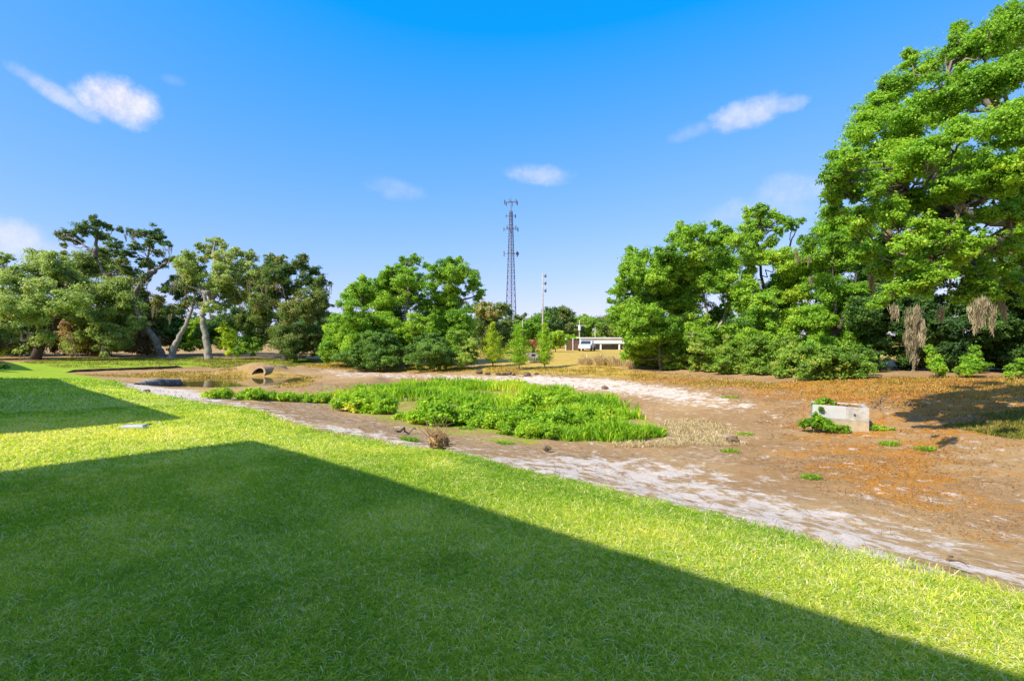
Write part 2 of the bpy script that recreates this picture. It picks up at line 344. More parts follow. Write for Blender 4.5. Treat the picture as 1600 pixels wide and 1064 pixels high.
def ground_mat():
    m, t, b = material('ground_cover'); pos = t.n('ShaderNodeNewGeometry').outputs['Position']
    nf = t.noise(pos, 7.0, 8, .68); nm = t.noise(pos, 1.1, 6, .6); nl = t.noise(pos, .25, 4, .55); nx = t.noise(pos, 38.0, 4, .65)
    mp = t.n('ShaderNodeMapping'); mp.inputs['Rotation'].default_value = (0, 0, R(-38)); mp.inputs['Scale'].default_value = (1.35, 1.05, 1)
    t.l(pos, mp.inputs[0]); ns = t.noise(mp.outputs[0], 2.3, 10, .74)
    def cover(mask, k=.9, lo=.42, hi=.62, src=None):
        n = src if src is not None else t.m('ADD', t.m('MULTIPLY', nm, .5), t.m('MULTIPLY', nf, .5))
        return t.step(t.m('ADD', t.attr(mask), t.m('MULTIPLY', t.m('SUBTRACT', n, .5), k * 2)), lo, hi)
    dirt = t.ramp(t.m('ADD', t.m('MULTIPLY', nf, .6), t.m('MULTIPLY', nx, .4)), [(.25, (.19, .115, .046)), (.5, (.37, .235, .105)), (.75, (.50, .36, .20))])
    dirt = t.mix(t.step(nl, .35, .65), dirt, t.mix(1.0, dirt, (.78, .72, .70), 'MULTIPLY'))
    dirt = t.mix(cover('mud', .6), dirt, t.mix(t.step(nf, .3, .7), (.21, .13, .062), (.42, .29, .16)))
    sand = t.ramp(t.m('ADD', t.m('MULTIPLY', nf, .5), t.m('MULTIPLY', nx, .5)), [(.3, (.40, .315, .235)), (.5, (.57, .48, .395)), (.7, (.68, .60, .52))])
    dry = t.ramp(t.m('ADD', t.m('MULTIPLY', nm, .5), t.m('MULTIPLY', nf, .5)), [(.3, (.31, .26, .035)), (.5, (.44, .30, .055)), (.68, (.50, .30, .085))])
    lit = t.ramp(nx, [(.3, (.22, .09, .014)), (.5, (.40, .175, .028)), (.68, (.52, .25, .05))])
    grn = t.ramp(nf, [(.3, (.17, .25, .012)), (.6, (.28, .33, .02)), (.75, (.38, .36, .05))])
    alg = t.ramp(t.m('ADD', t.m('MULTIPLY', nm, .7), t.m('MULTIPLY', nf, .3)), [(.3, (.24, .20, .03)), (.5, (.36, .22, .05)), (.7, (.40, .30, .16))])
    str_ = t.ramp(nx, [(.3, (.22, .16, .08)), (.6, (.46, .36, .22))])
    c = dirt
    c = t.mix(cover('algae', 1.2), c, alg)
    c = t.mix(cover('straw', .8), c, str_)
    c = t.mix(cover('dry', 1.2, .36, .66), c, dry)
    c = t.mix(cover('litter', 1.5, .40, .72), c, lit)
    c = t.mix(cover('sand', 2.0, .30, .75, ns), c, sand)
    c = t.mix(cover('green', 1.3), c, grn)
    thatch = t.ramp(t.m('ADD', t.m('MULTIPLY', nf, .4), t.m('MULTIPLY', nx, .6)), [(.30, (.22, .27, .03)), (.5, (.38, .42, .06)), (.68, (.52, .46, .2))])
    far = t.ramp(t.m('ADD', t.m('MULTIPLY', nm, .4), t.m('MULTIPLY', nf, .6)), [(.3, (.17, .29, .014)), (.5, (.25, .35, .02)), (.7, (.36, .39, .045))])
    lawn = t.mix(t.attr('far'), thatch, far)
    c = t.mix(t.attr('lawn'), c, lawn)
    t.l(c, b.inputs['Base Color']); b.inputs['Roughness'].default_value = .95; b.inputs['Specular IOR Level'].default_value = .12
    bp = t.n('ShaderNodeBump'); bp.inputs['Strength'].default_value = .85; bp.inputs['Distance'].default_value = .05
    t.l(t.m('ADD', t.m('MULTIPLY', nf, .7), t.m('MULTIPLY', nx, .35)), bp.inputs['Height']); t.l(bp.outputs[0], b.inputs['Normal'])
    return m
M['ground'] = ground_mat()
def water_mat():
    m, t, b = material('muddy_water'); pos = t.n('ShaderNodeNewGeometry').outputs['Position']
    t.l(t.mix(t.noise(pos, .8, 4), (.10, .07, .02), (.16, .12, .035)), b.inputs['Base Color'])
    b.inputs['Roughness'].default_value = .04; b.inputs['IOR'].default_value = 1.33; b.inputs['Specular IOR Level'].default_value = .6
    bp = t.n('ShaderNodeBump'); bp.inputs['Strength'].default_value = .04; bp.inputs['Distance'].default_value = .02
    t.l(t.noise(pos, 3.0, 3), bp.inputs['Height']); t.l(bp.outputs[0], b.inputs['Normal']); return m
M['water'] = water_mat()

# ------------------------------------------------------------------ ground sheets
def clip01(a): return np.clip(a, 0, 1)
def masks(x, y):
    def z(poly, w, gain=1.0): return clip01(.5 + sdist(x, y, poly) / (2 * w)) * gain
    r = np.hypot(x, y)
    lawn = clip01(.5 + (sdist(x, y, LAWN) + (fbm(x, y, 1.1, 8) - .5) * .55 + (fbm(x, y, 5, 12) - .5) * .3) / .12)
    nolawn = 1 - lawn
    basin = .10 * clip01((30 - r) / 8)
    sand = np.maximum.reduce([z(SAND_NEAR, .9, .60), z(SAND_PALE, .5, 1.0), z(SAND_FAR, .7, .52), z(SAND_TRACK, .5, .78), np.full(len(x), 1.0) * basin])
    litter = np.maximum(z(LITTER, 1.6, .58), z(LITTER_BANK, .8, .80))
    dry = np.maximum(z(DRY_BANK, .8, .78), z(FIELD, 2.0, .7)); dry = np.maximum(dry, clip01((r - 45) / 8) * (.35 + .35 * (x > -6)))
    return dict(lawn=lawn, far=clip01((r - 17) / 14), sand=sand * nolawn, litter=litter, dry=dry * (1 - .6 * z(LITTER_BANK, .8)), algae=np.maximum(z(ALGAE, .8, .85), z(ALGAE_NEAR, .7, .75)),
                green=np.maximum.reduce([z(FARLAWN, .8, .62), z(GREENR, .9, .6), z(WEEDBASE, .6, .5)]), mud=z(MUD, 1.0, .75), straw=z(STRAW, .6, .75))
def build_ground():
    ang = np.r_[np.arange(-180, -64, 4.0), np.arange(-64, 64, .34), np.arange(64, 180, 4.0)]
    rad = np.r_[0.0, np.geomspace(.8, 90, 300), np.geomspace(96, 4500, 40)]
    A, Rr = np.meshgrid(R(1) * ang, rad); X = (np.sin(A) * Rr).ravel(); Y = (np.cos(A) * Rr).ravel()
    Z = ground(X, Y); mk_ = masks(X, Y)
    r = np.hypot(X, Y)
    rough = (fbm(X, Y, 1.3, 5) - .5) * .09 + (fbm(X, Y, 5, 9) - .5) * .035
    Z += rough * (1 - mk_['lawn']) * np.clip((60 - r) / 20, 0, 1) + (fbm(X, Y, .9, 3) - .5) * .05 * mk_['lawn']
    Z -= .035 * (1 - mk_['lawn']) * (r < 60)
    n, k = len(rad), len(ang); i = np.arange(n - 1)[:, None]; j = np.arange(k)[None, :]; j2 = (j + 1) % k
    Q = np.stack([i * k + j + 0 * i, i * k + j2, (i + 1) * k + j2, (i + 1) * k + j], -1).reshape(-1, 4)
    isl = mk_['lawn'][Q].mean(1) > .5
    V = np.c_[X, Y, Z]
    for name, sel in (('lawn', isl), ('ground', ~isl)):
        q = Q[sel]; u, inv = np.unique(q, return_inverse=True)
        o = mk(name, V[u], inv.reshape(-1, 4), M['ground'], None, {a: v[u] for a, v in mk_.items()}, True)
        tag(o, kind='structure')
build_ground()
WATER_Z = CZ - 2.43
_c = np.array([-16.5, 31.2]); _a = np.linspace(0, 2 * math.pi, 48, endpoint=False)
_ring = [np.c_[_c[0] + 8.2 * f * np.cos(_a), _c[1] + 4.6 * f * np.sin(_a), np.full(48, WATER_Z)] for f in (1, .66, .33, .02)]
_q = [(i * 48 + j, i * 48 + (j + 1) % 48, (i + 1) * 48 + (j + 1) % 48, (i + 1) * 48 + j) for i in range(3) for j in range(48)]
tag(mk('water', np.concatenate(_ring), _q, M['water']), kind='structure')
# ragged earth face where the far lawn drops to the pond
def eroded_bank():
    line = np.array(zone([(96,582),(120,580.5),(140,579.8),(165,578.8),(190,577.8),(218,576.8),(245,575.8),(270,574.8),(290,574)]))
    t = np.linspace(0, len(line) - 1, 160); p = np.stack([np.interp(t, range(len(line)), line[:, k]) for k in range(3)], 1)
    p[:, 1] += (fbm(t, t * 0, 1.2, 4) - .5) * .5
    fade = np.minimum(1, np.minimum(t, t[-1] - t) / .8)
    prof = [(.30, .14), (-.14, .12), (-.16, .05), (.10, .02), (.02, -.20)]
    V = []
    for k, (dy, dz) in enumerate(prof):
        w = p.copy(); w[:, 1] += dy * fade + (fbm(t, t * 0 + k, 2.5, k) - .5) * .18; w[:, 2] += dz * fade - (1 - fade) * .1; V.append(w)
    n = len(t); Q = [(a * n + i, a * n + i + 1, (a + 1) * n + i + 1, (a + 1) * n + i) for a in range(len(prof) - 1) for i in range(n - 1)]
    tag(mk('bank', np.concatenate(V), Q, M['soil'], None, None, True), kind='structure')
eroded_bank()

# ------------------------------------------------------------------ grass and litter (nobody could count it)
def blades(x, y, z, h, w, tint, lean, name, mat):
    n = len(x); a = rng.uniform(0, 2 * math.pi, n); dx, dy = np.cos(a), np.sin(a); b = rng.uniform(0, 2 * math.pi, n)
    lx, ly = np.cos(b) * lean * h, np.sin(b) * lean * h
    base = np.c_[x, y, z]; side = np.c_[dx, dy, 0 * dx] * (w / 2)[:, None]
    mid = base + np.c_[lx * .35, ly * .35, h * .62]; tip = base + np.c_[lx, ly, h * (1 - .35 * np.minimum(lean, 1.6))]
    V = np.stack([base - side, base + side, mid - side * .85, mid + side * .85, tip - side * .15, tip + side * .15], 1).reshape(-1, 3)
    o = (np.arange(n) * 6)[:, None]; Q = np.concatenate([o + np.array([[0, 1, 3, 2]]), o + np.array([[2, 3, 5, 4]])])
    return mk(name, V, Q, mat, None, {'tint': np.repeat(tint, 6)})
def lawn_grass():
    parts = []
    for r0, r1, N in ((1.6, 4, 200000), (4, 8, 270000), (8, 16, 220000), (16, 34, 130000)):
        a = R(1) * rng.uniform(-56, 56, N); r = np.sqrt(rng.uniform(r0 ** 2, r1 ** 2, N)); parts.append((np.sin(a) * r, np.cos(a) * r, r))
    x, y, r = (np.concatenate([p[i] for p in parts]) for i in range(3))
    s = sdist(x, y, LAWN); rag = (fbm(x, y, 1.1, 8) - .5) * .55 + (fbm(x, y, 5, 12) - .5) * .3; keep = (s + rag > 0) | ((s + rag > -.22) & (rng.uniform(size=len(x)) < .16))
    dens = fbm(x, y, .9, 21); bare = fbm(x, y, 2.2, 33)
    keep &= rng.uniform(size=len(x)) < np.clip(1.5 - 1.6 * (bare - .42), .3, 1)
    x, y, r, s, dens, bare = x[keep], y[keep], r[keep], s[keep], dens[keep], bare[keep]
    z = ground(x, y) + (fbm(x, y, .9, 3) - .5) * .05 - .004
    sc = np.clip(r / 5, 1, 4.5)
    h = rng.uniform(.022, .058, len(x)) * (.8 + .5 * dens) * (1 + .12 * (sc - 1)) * np.where(s < .35, 1.25, 1)
    w = rng.uniform(.0036, .0075, len(x)) * sc
    big = fbm(x, y, .22, 55)
    # yellowing patch between the house shadows and along the near right strip
    pt = np.exp(-(((x + 9.2) / 3.2) ** 2 + ((y - 9.0) / 1.6) ** 2)) * .22 + np.exp(-(((x - 2.3) / 2.2) ** 2 + ((y - 3.4) / 1.5) ** 2)) * .26
    tint = rng.normal(.41, .19, len(x)) + (dens - .5) * .55 + (big - .5) * .6 + (bare - .45) * .35 + pt - .06 * (s < .5)
    dead = rng.uniform(size=len(x)) < .09 + .45 * np.clip(bare - .45, 0, 1) + pt * .6
    tint = np.where(dead, rng.uniform(.84, 1, len(x)), np.clip(tint, 0, .86)); 
    lean = rng.uniform(.5, 1.9, len(x)); lean = np.where(dead, lean + .5, lean)
    o = blades(x, y, z, h, w, tint, lean, 'lawn_grass', M['grass'])
    tag(o, 'short dense green lawn grass covering the mown slope', 'grass', kind='stuff')
lawn_grass()
def scatter(poly, N, amin=-.4):
    q = np.asarray([p[:2] for p in poly]); lo, hi = q.min(0), q.max(0); x = rng.uniform(lo[0], hi[0], N); y = rng.uniform(lo[1], hi[1], N)
    r = np.hypot(x, y); wgt = np.clip((14 / np.maximum(r, 1)) ** 1.2, 0, 1)
    k = (sdist(x, y, poly) + (fbm(x, y, .8, 4) - .5) * 2.4 > 0) & (rng.uniform(size=N) < wgt) & (sdist(x, y, LAWN) < -.05)
    return x[k], y[k]
def leaf_litter():
    xs, ys = [], []
    for poly, N in ((LITTER, 330000), (LITTER_BANK, 170000)):
        a, b = scatter(poly, N); k = rng.uniform(size=len(a)) < np.clip((.6 * fbm(a, b, .7, 61) + .4 * fbm(a, b, 2.6, 62) - .42) * 4.5, .04, 1); xs.append(a[k]); ys.append(b[k])
    x, y = np.concatenate(xs), np.concatenate(ys); n = len(x); r = np.hypot(x, y)
    z = ground(x, y) + (fbm(x, y, 1.3, 5) - .5) * .09 + (fbm(x, y, 5, 9) - .5) * .035 - .02 + rng.uniform(0, .02, n)
    L = rng.uniform(.007, .017, n) * np.clip(r / 9, 1, 1.9); a = rng.uniform(0, 2 * math.pi, n)
    u = np.c_[np.cos(a), np.sin(a), rng.normal(0, .3, n)] * L[:, None]; v = np.c_[-np.sin(a), np.cos(a), rng.normal(0, .3, n)] * (L * .45)[:, None]
    c = np.c_[x, y, z]; V = np.stack([c - u, c - v, c + u, c + v], 1).reshape(-1, 3)
    o = mk('leaf_litter', V, np.arange(4 * n).reshape(-1, 4), M['litter'], None, {'tint': np.repeat(rng.uniform(0, 1, n), 4)})
    tag(o, 'orange brown fallen leaves scattered over the dry basin', 'fallen leaves', kind='stuff')
leaf_litter()
def dry_grass():
    xs = []
    for poly, N in ((DRY_BANK, 150000), (LITTER_BANK, 40000), (ALGAE, 30000), (FARLAWN, 70000), (GREENR, 12000)):
        q = np.asarray([p[:2] for p in poly]); lo, hi = q.min(0), q.max(0); x = rng.uniform(lo[0], hi[0], N); y = rng.uniform(lo[1], hi[1], N)
        k = (sdist(x, y, poly) + (fbm(x, y, .5, 4) - .5) * 3 > 0) & (rng.uniform(size=N) < np.clip((fbm(x, y, .8, 71) - .3) * 3, .1, 1)) & (np.hypot(x, y) < 70)
        xs.append((x[k], y[k], np.full(k.sum(), {id(FARLAWN): .02, id(GREENR): -.05}.get(id(poly), .42))))
    x, y, t0 = (np.concatenate([p[i] for p in xs]) for i in range(3)); n = len(x); r = np.hypot(x, y)
    k = ground(x, y) > WATER_Z + .03; x, y, t0, r = x[k], y[k], t0[k], r[k]; n = len(x)
    h = rng.uniform(.05, .15, n); w = np.clip(r / 900, .012, .06)
    o = blades(x, y, ground(x, y) - .05, h, w, np.clip(t0 + rng.normal(0, .22, n), 0, 1), rng.uniform(.3, 1.4, n), 'dry_grass', M['dryblade'])
    tag(o, 'yellow and tan dry grass on the far pond bank', 'dry grass', kind='stuff')
dry_grass()
def straw():
    x, y = scatter(STRAW, 30000); n = len(x)
    o = blades(x, y, ground(x, y) - .05, rng.uniform(.03, .15, n), np.full(n, .012), rng.uniform(0, 1, n), rng.uniform(.5, 2.2, n), 'dead_stems', M['leaf_straw'])
    tag(o, 'pale dead stems matted beside the green marsh plants', 'dead stems', kind='stuff')
straw()

# ------------------------------------------------------------------ foliage
def leaves_at(C, N, size, tint, asp=.62):
    n = len(C); N = N / (np.linalg.norm(N, axis=1)[:, None] + 1e-9)
    a = rng.normal(size=(n, 3)); U = np.cross(N, a); U /= np.linalg.norm(U, axis=1)[:, None] + 1e-9; Vv = np.cross(N, U)
    u = U * size[:, None]; v = Vv * (size * asp)[:, None]
    V = np.stack([C - u * .5, C - v * .5 + u * .05, C + u * .5, C + v * .5 + u * .05], 1).reshape(-1, 3)
    return V, np.repeat(tint, 4)
def crown(lobes, leaf, lai=3.2, tint=.5, tvar=.16, sub=11, flat=.72, spread=1.0):
    """leaf quads for a list of lobes (x,y,z,r): each lobe is a handful of leafy sprays, gaps between them"""
    Cs, Ns, Ts, tw = [], [], [], []
    for (cx, cy, cz, r) in lobes:
        c = np.array([cx, cy, cz]); leaf_ = leaf * .80; ns = max(8, int(sub * 2.3 * rng.uniform(.8, 1.2))); lt = rng.normal(0, .10)
        nl = int(1.75 * lai * math.pi * r * r / (.31 * leaf_ * leaf_)); per = max(8, nl // ns)
        d = rng.normal(size=(ns, 3)); d /= np.linalg.norm(d, axis=1)[:, None]; d[:, 2] *= .85
        rr = r * rng.uniform(.25, .95, ns) * spread; sc = c + d * rr[:, None]
        for k in range(ns):
            rc = r * rng.uniform(.17, .40); q = rng.normal(size=(per, 3)); q /= np.linalg.norm(q, axis=1)[:, None]
            rad = rc * rng.uniform(0, 1, per) ** .45 * rng.choice([1, 1, 1, 1.4], per)
            off = q * rad[:, None] * rng.uniform(.65, 1.4, 3); off[:, 2] *= flat * .85; off += rng.normal(size=(per, 3)) * leaf_ * .25
            Cs.append(sc[k] + off)
            Ns.append(q * .66 + d[k] * .34 + np.array([0, 0, .45]) + rng.normal(size=(per, 3)) * .62)
            Ts.append(np.clip(tint + lt + rng.normal(0, .06) + rng.normal(0, tvar, per), 0, 1))
            tw.append((c, sc[k]))
    C = np.concatenate(Cs); N = np.concatenate(Ns); T = np.concatenate(Ts)
    V, tt = leaves_at(C, N, leaf_ * rng.uniform(.65, 1.35, len(C)), T)
    return V, tt, tw
def curve(a, b, n=6, sag=0.0, wob=.06):
    a, b = np.asarray(a, float), np.asarray(b, float); t = np.linspace(0, 1, n)[:, None]; p = a + (b - a) * t
    L = np.linalg.norm(b - a); p[1:-1] += rng.normal(size=(n - 2, 3)) * L * wob; p[:, 2] += sag * L * np.sin(t[:, 0] * math.pi); return p
def lobes_px(L, Y, spread, seed):
    r = np.random.default_rng(seed); out = []
    for l in L:
        px, py, pr = l[:3]; y = Y + (l[3] if len(l) > 3 else r.uniform(-spread, spread)); p = at(px, py, y); out.append((p[0], p[1], p[2], pr / F * y))
    return out
def moss_mesh(anchors, mat_t=.5):
    """hanging tufts: anchors (x,y,z,length,width,strands)"""
    C, U, W_, T = [], [], [], []
    for (x, y, z, L, w, n) in anchors:
        for k in range(max(3, int(n / 8))):                  # each tuft is a few ragged tails
            a = rng.uniform(0, 6.28); rr = w * math.sqrt(rng.uniform()); l = L * rng.uniform(.3, 1.0); bx, by = x + rr * math.cos(a), y + rr * math.sin(a); ex, ey = bx + (x - bx) * .35 + rng.normal(0, .05), by + (y - by) * .35 + rng.normal(0, .05)
            m = int(90 * l / .6 + 40); f = rng.uniform(0, 1, m) ** .9; th = (.022 + .03 * min(l, 1)) * np.interp(f, [0, .2, .55, 1], [.7, 1, .75, .15]) * rng.uniform(.7, 1.2); t0 = rng.uniform(.2, .8)
            wob = np.sin(f * 7 + a) * .025 * l
            C.append(np.c_[bx + (ex - bx) * f + wob + rng.normal(size=m) * th, by + (ey - by) * f + rng.normal(size=m) * th, z - l * f + rng.uniform(-.05, .05, m)])
            u = np.c_[rng.normal(0, .3, m), rng.normal(0, .3, m), -np.ones(m)]; U.append(u / np.linalg.norm(u, axis=1)[:, None] * rng.uniform(.04, .10, m)[:, None]); v = rng.normal(size=(m, 3)); v[:, 2] = 0; W_.append(v / (np.linalg.norm(v, axis=1)[:, None] + 1e-9) * rng.uniform(.004, .010, m)[:, None]); T.append(np.clip(t0 + rng.normal(0, .15, m), 0, 1))
    C, U, W_, T = (np.concatenate(q) for q in (C, U, W_, T)); V = np.stack([C - U - W_ * .4, C - U + W_ * .4, C + U * .2 + W_, C + U], 1); V[:, 3] = C + U; V = np.stack([C - U, C + W_, C + U, C - W_], 1).reshape(-1, 3)
    return V, np.arange(len(V)).reshape(-1, 4), np.repeat(T, 4)
GRP = {}
def tree(name, label, cat, base, Y, trunks, lobes, leaf, mat, bark='bark', lai=3.2, tint=.5, tvar=.16, spread=2.0, r0=.35, group=None, seed=1, sub=11,
         twigs=.35, moss=None, limbs=True, leaf_part='crown', flat=.72, fill=.9, grow=1.0):
    """trunks: list of photo polylines from the ground up at depth Y; lobes: (px, py, radius px[, depth offset])"""
    global rng
    rng = np.random.default_rng(seed)
    b = stand(base, Y); root = shape(name, label, cat, group, None, tuple(b))
    Lb = [(*q[:3], q[3] * grow) for q in lobes_px(lobes, Y, spread, seed)]; own = list(Lb)
    for _ in range(int(fill * len(own))):          # leafy masses between neighbouring lobes
        a = own[rng.integers(len(own))]; near = sorted(own, key=lambda q: (q[0] - a[0]) ** 2 + (q[2] - a[2]) ** 2)[1:7]
        if near:
            c = near[rng.integers(len(near))]; Lb.append(tuple(.5 * (p + q) for p, q in zip(a[:3], c[:3])) + (min(a[3], c[3]) * .95,))
    V, tt, tw = crown(Lb, leaf, lai, tint, tvar, sub, flat)
    k = (V.reshape(-1, 4, 3)[:, :, 2].min(1) > ground(V[::4, 0], V[::4, 1]) + .02); V = V.reshape(-1, 4, 3)[k].reshape(-1, 3); tt = tt.reshape(-1, 4)[k].ravel()
    mk(leaf_part, V, np.arange(len(V)).reshape(-1, 4), M[mat], root, {'tint': tt})
    if trunks:
        mb = MB(); nodes = []
        for ti, tr in enumerate(trunks):
            p = [b + np.array([0, 0, -.25])] if ti == 0 else []
            p += [at(q[0], q[1], Y + (q[2] if len(q) > 2 else 0)) for q in tr]; p = np.array(p)
            tt_ = np.linspace(0, len(p) - 1, 4 * len(p)); pp = np.stack([np.interp(tt_, range(len(p)), p[:, i]) for i in range(3)], 1)
            pp[2:-1] += rng.normal(size=(len(pp) - 3, 3)) * r0 * .12
            rr = r0 * (1 if ti == 0 else .62) * np.linspace(1, .40, len(pp)) ** 1.7; rr[:3] *= np.array([1.45, 1.2, 1.05])
            mb.tube(pp, rr, 9); nodes += [(pp[i], rr[i]) for i in range(len(pp) // 3, len(pp))]
        if limbs:
            Np = np.array([n[0] for n in nodes])
            for (x, y, z, r) in Lb:
                c = np.array([x, y, z]); d = np.linalg.norm(Np - c, axis=1) + np.maximum(0, Np[:, 2] - z + .2) * 1.5; i = int(np.argmin(d))
                p = curve(Np[i], c, 7, -.02, .07); ra = min(nodes[i][1] * .5, .03 + .04 * r)
                mb.tube(p, np.linspace(ra, max(.018, ra * .3), 7), 6)
            for (c, s) in tw:
                if rng.uniform() < twigs: mb.tube(curve(c, s, 4, .03, .1), np.linspace(.028, .010, 4) * max(1, leaf / .11), 4, False)
        mb.build('trunk', M[bark], root, True)
    if moss:
        A = []
        for (px, py, L, w, n, dy) in moss: q = at(px, py, Y + dy); A.append((q[0], q[1], q[2], L, w, n))
        mv, mq, mt = moss_mesh(A); mk('hanging_moss', mv, mq, M['moss'], root, {'tint': mt})
    return root
def auto_moss(lobes, n, L, w, strands, seed):
    r = np.random.default_rng(seed); out = []
    for _ in range(n):
        l = lobes[r.integers(len(lobes))]; out.append((l[0] + r.uniform(-.8, .8) * l[2], l[1] + r.uniform(-.1, .7) * l[2], L * r.uniform(.5, 1.2), w * r.uniform(.5, 1.2), strands, r.uniform(-1.5, 1)))
    return out
#@TREES
# --- far left oaks
OG = 'old oaks across the pond'
LA = [(20,440,35),(60,425,36),(100,432,32),(30,490,40),(70,478,30),(10,530,35),(112,468,28),(85,408,22),(52,398,12),(-25,460,45),(-60,480,50),(-40,530,40),(45,540,24),(75,525,14),(5,405,14),(70,400,12)]
tree('live_oak', 'broad drooping grey green oak at far left with dark leaning trunk', 'tree', 52, 46.7, [[(55,562),(62,540),(78,515),(98,488),(101,462),(120,440)],[(98,488),(122,472),(140,464)]], LA, .21, 'leaf_grey', 'bark_dark', 2.6, .5, .16, 3, .5, OG, 11, fill=.4, twigs=.6, moss=auto_moss(LA,14,1.6,.4,22,3))
LB = [(130,420,34),(165,415,34),(192,448,32),(150,465,30),(112,480,26),(205,472,26),(130,520,30),(172,535,26),(198,512,26),(118,540,22),(145,495,22),(110,432,24),(215,505,18)]
tree('live_oak', 'round grey green oak with thick short trunk wrapped in low foliage', 'tree', 167, 54, [[(167,558),(165,530),(172,500),(176,475),(190,455)],[(165,520),(155,480),(148,450)]], LB, .21, 'leaf_grey', 'bark_dark', 3.0, .46, .17, 3, .6, OG, 12, moss=auto_moss(LB,14,1.6,.4,22,4))
LC = [(108,367,12),(90,365,8),(98,372,7),(135,357,17),(150,346,12),(143,342,6),(162,368,13),(178,383,14),(186,398,14),(120,378,10),(170,355,8),(165,392,12),(100,395,7),(190,410,12),
      (215,366,12),(235,362,16),(250,376,14),(215,386,12),(246,394,10),(203,398,10),(226,412,13),(262,406,8),(206,428,15),(226,433,12),(238,480,22),(250,502,18),(262,380,8),(205,362,7),(255,415,8)]
tree('live_oak', 'tall sparse oak with bare twisting limbs and forked pale trunk', 'tree', 254, 52, [[(252,558),(245,535),(228,508),(214,488),(208,468),(220,442),(234,428),(230,400),(236,372)],[(208,468),(190,458),(165,430),(148,402),(130,380),(104,370)],[(234,428),(250,418),(262,408)],[(148,402),(152,375),(148,355)]], LC, .19, 'leaf_top', 'bark', 2.6, .55, .18, 2.5, .40, OG, 13, sub=9, fill=.3, twigs=.7, moss=auto_moss(LC[20:],10,1.4,.35,20,5))
LD = [(280,455,22),(300,442,18),(262,450,14),(270,487,15),(310,470,14),(290,475,12),(275,435,10),(250,470,14)]
tree('live_oak', 'oak with straight pale trunk leaning right beside the forked oak', 'tree', 268, 51, [[(267,558),(276,535),(290,508),(300,480),(306,455)]], LD, .2, 'leaf_top', 'bark_pale', 2.6, .55, .2, 2, .42, OG, 14, fill=.3, moss=auto_moss(LD,9,1.5,.35,20,6))
LE = [(335,376,13),(330,394,14),(292,398,11),(285,415,16),(305,422,18),(345,405,18),(365,418,20),(340,440,24),(390,400,13),(380,440,22),(360,465,18),(312,450,14),(350,385,7),(318,405,10),(325,480,12),(388,465,16),(400,430,18),(355,430,20),(300,405,13),(275,405,8),(372,395,14),(335,445,18),(345,480,16),(295,432,12)]
tree('live_oak', 'mossy oak with single pale trunk and many grey crooked limbs', 'tree', 327, 50, [[(326,560),(325,540),(318,515),(316,492),(330,465),(338,435),(334,400),(336,378)],[(316,492),(322,470),(305,430),(290,405)],[(330,465),(352,445),(375,425),(390,405)],[(330,460),(300,448),(278,440)]], LE, .2, 'leaf_grey', 'bark_pale', 2.7, .5, .22, 2.5, .42, OG, 15, sub=10, fill=.6, grow=1.05, twigs=.8, moss=auto_moss(LE,20,1.3,.35,20,7))
LF = [(425,405,12),(418,412,10),(430,430,24),(465,415,17),(490,425,14),(503,440,14),(400,440,20),(450,450,26),(490,465,26),(420,480,28),(460,490,34),(500,492,20),(440,522,34),(488,525,26),(408,522,24),(508,460,8),(475,405,8),(460,545,22),(500,545,18),(440,405,10),(452,418,12),(480,440,18),(420,450,22),(405,470,22),(510,475,12),(505,520,20),(380,500,18),(475,400,7)]
tree('live_oak', 'full bluish green oak with foliage down to the bank near the culvert', 'tree', 445, 48, [[(445,556),(446,520),(450,480),(440,440)],[(450,480),(475,440),(485,425)]], LF, .18, 'leaf_top', 'bark_dark', 2.8, .6, .16, 3, .3, OG, 16, fill=.6, twigs=.6, moss=auto_moss(LF[:8],8,1.2,.3,18,8))
BG = 'shrubs under the oaks'
tree('shrub', 'bright yellow green shrub right of the mossy oak trunk', 'shrub', 362, 50.5, [], [(352,535,16),(365,545,14),(350,515,12),(360,525,12)], .18, 'leaf_lime', lai=3.4, tint=.4, spread=1, group=BG, seed=21, leaf_part='leaves')
tree('shrub', 'olive shrub low between the lime shrub and the bluish oak', 'shrub', 390, 50, [], [(382,535,18),(395,545,14),(375,550,12),(400,530,14)], .18, 'leaf_hedge', lai=3.4, tint=.35, spread=1, group=BG, seed=22, leaf_part='leaves')
tree('shrub', 'light green shrub behind the gap between two pale trunks', 'shrub', 300, 60, [], [(296,520,17),(308,505,15),(292,540,14),(312,535,14)], .2, 'leaf_oak', lai=3.2, tint=.75, spread=1, group=BG, seed=23, leaf_part='leaves')
tree('shrub', 'small dark shrub in house shadow at the left lawn edge', 'shrub', -2, 30.5, [], [(-6,569,9),(8,572,7),(-22,568,10)], .09, 'leaf_dark', lai=3.2, tint=.4, spread=.3, group=BG, seed=24, leaf_part='leaves')
TG = 'brown thicket behind the oaks'
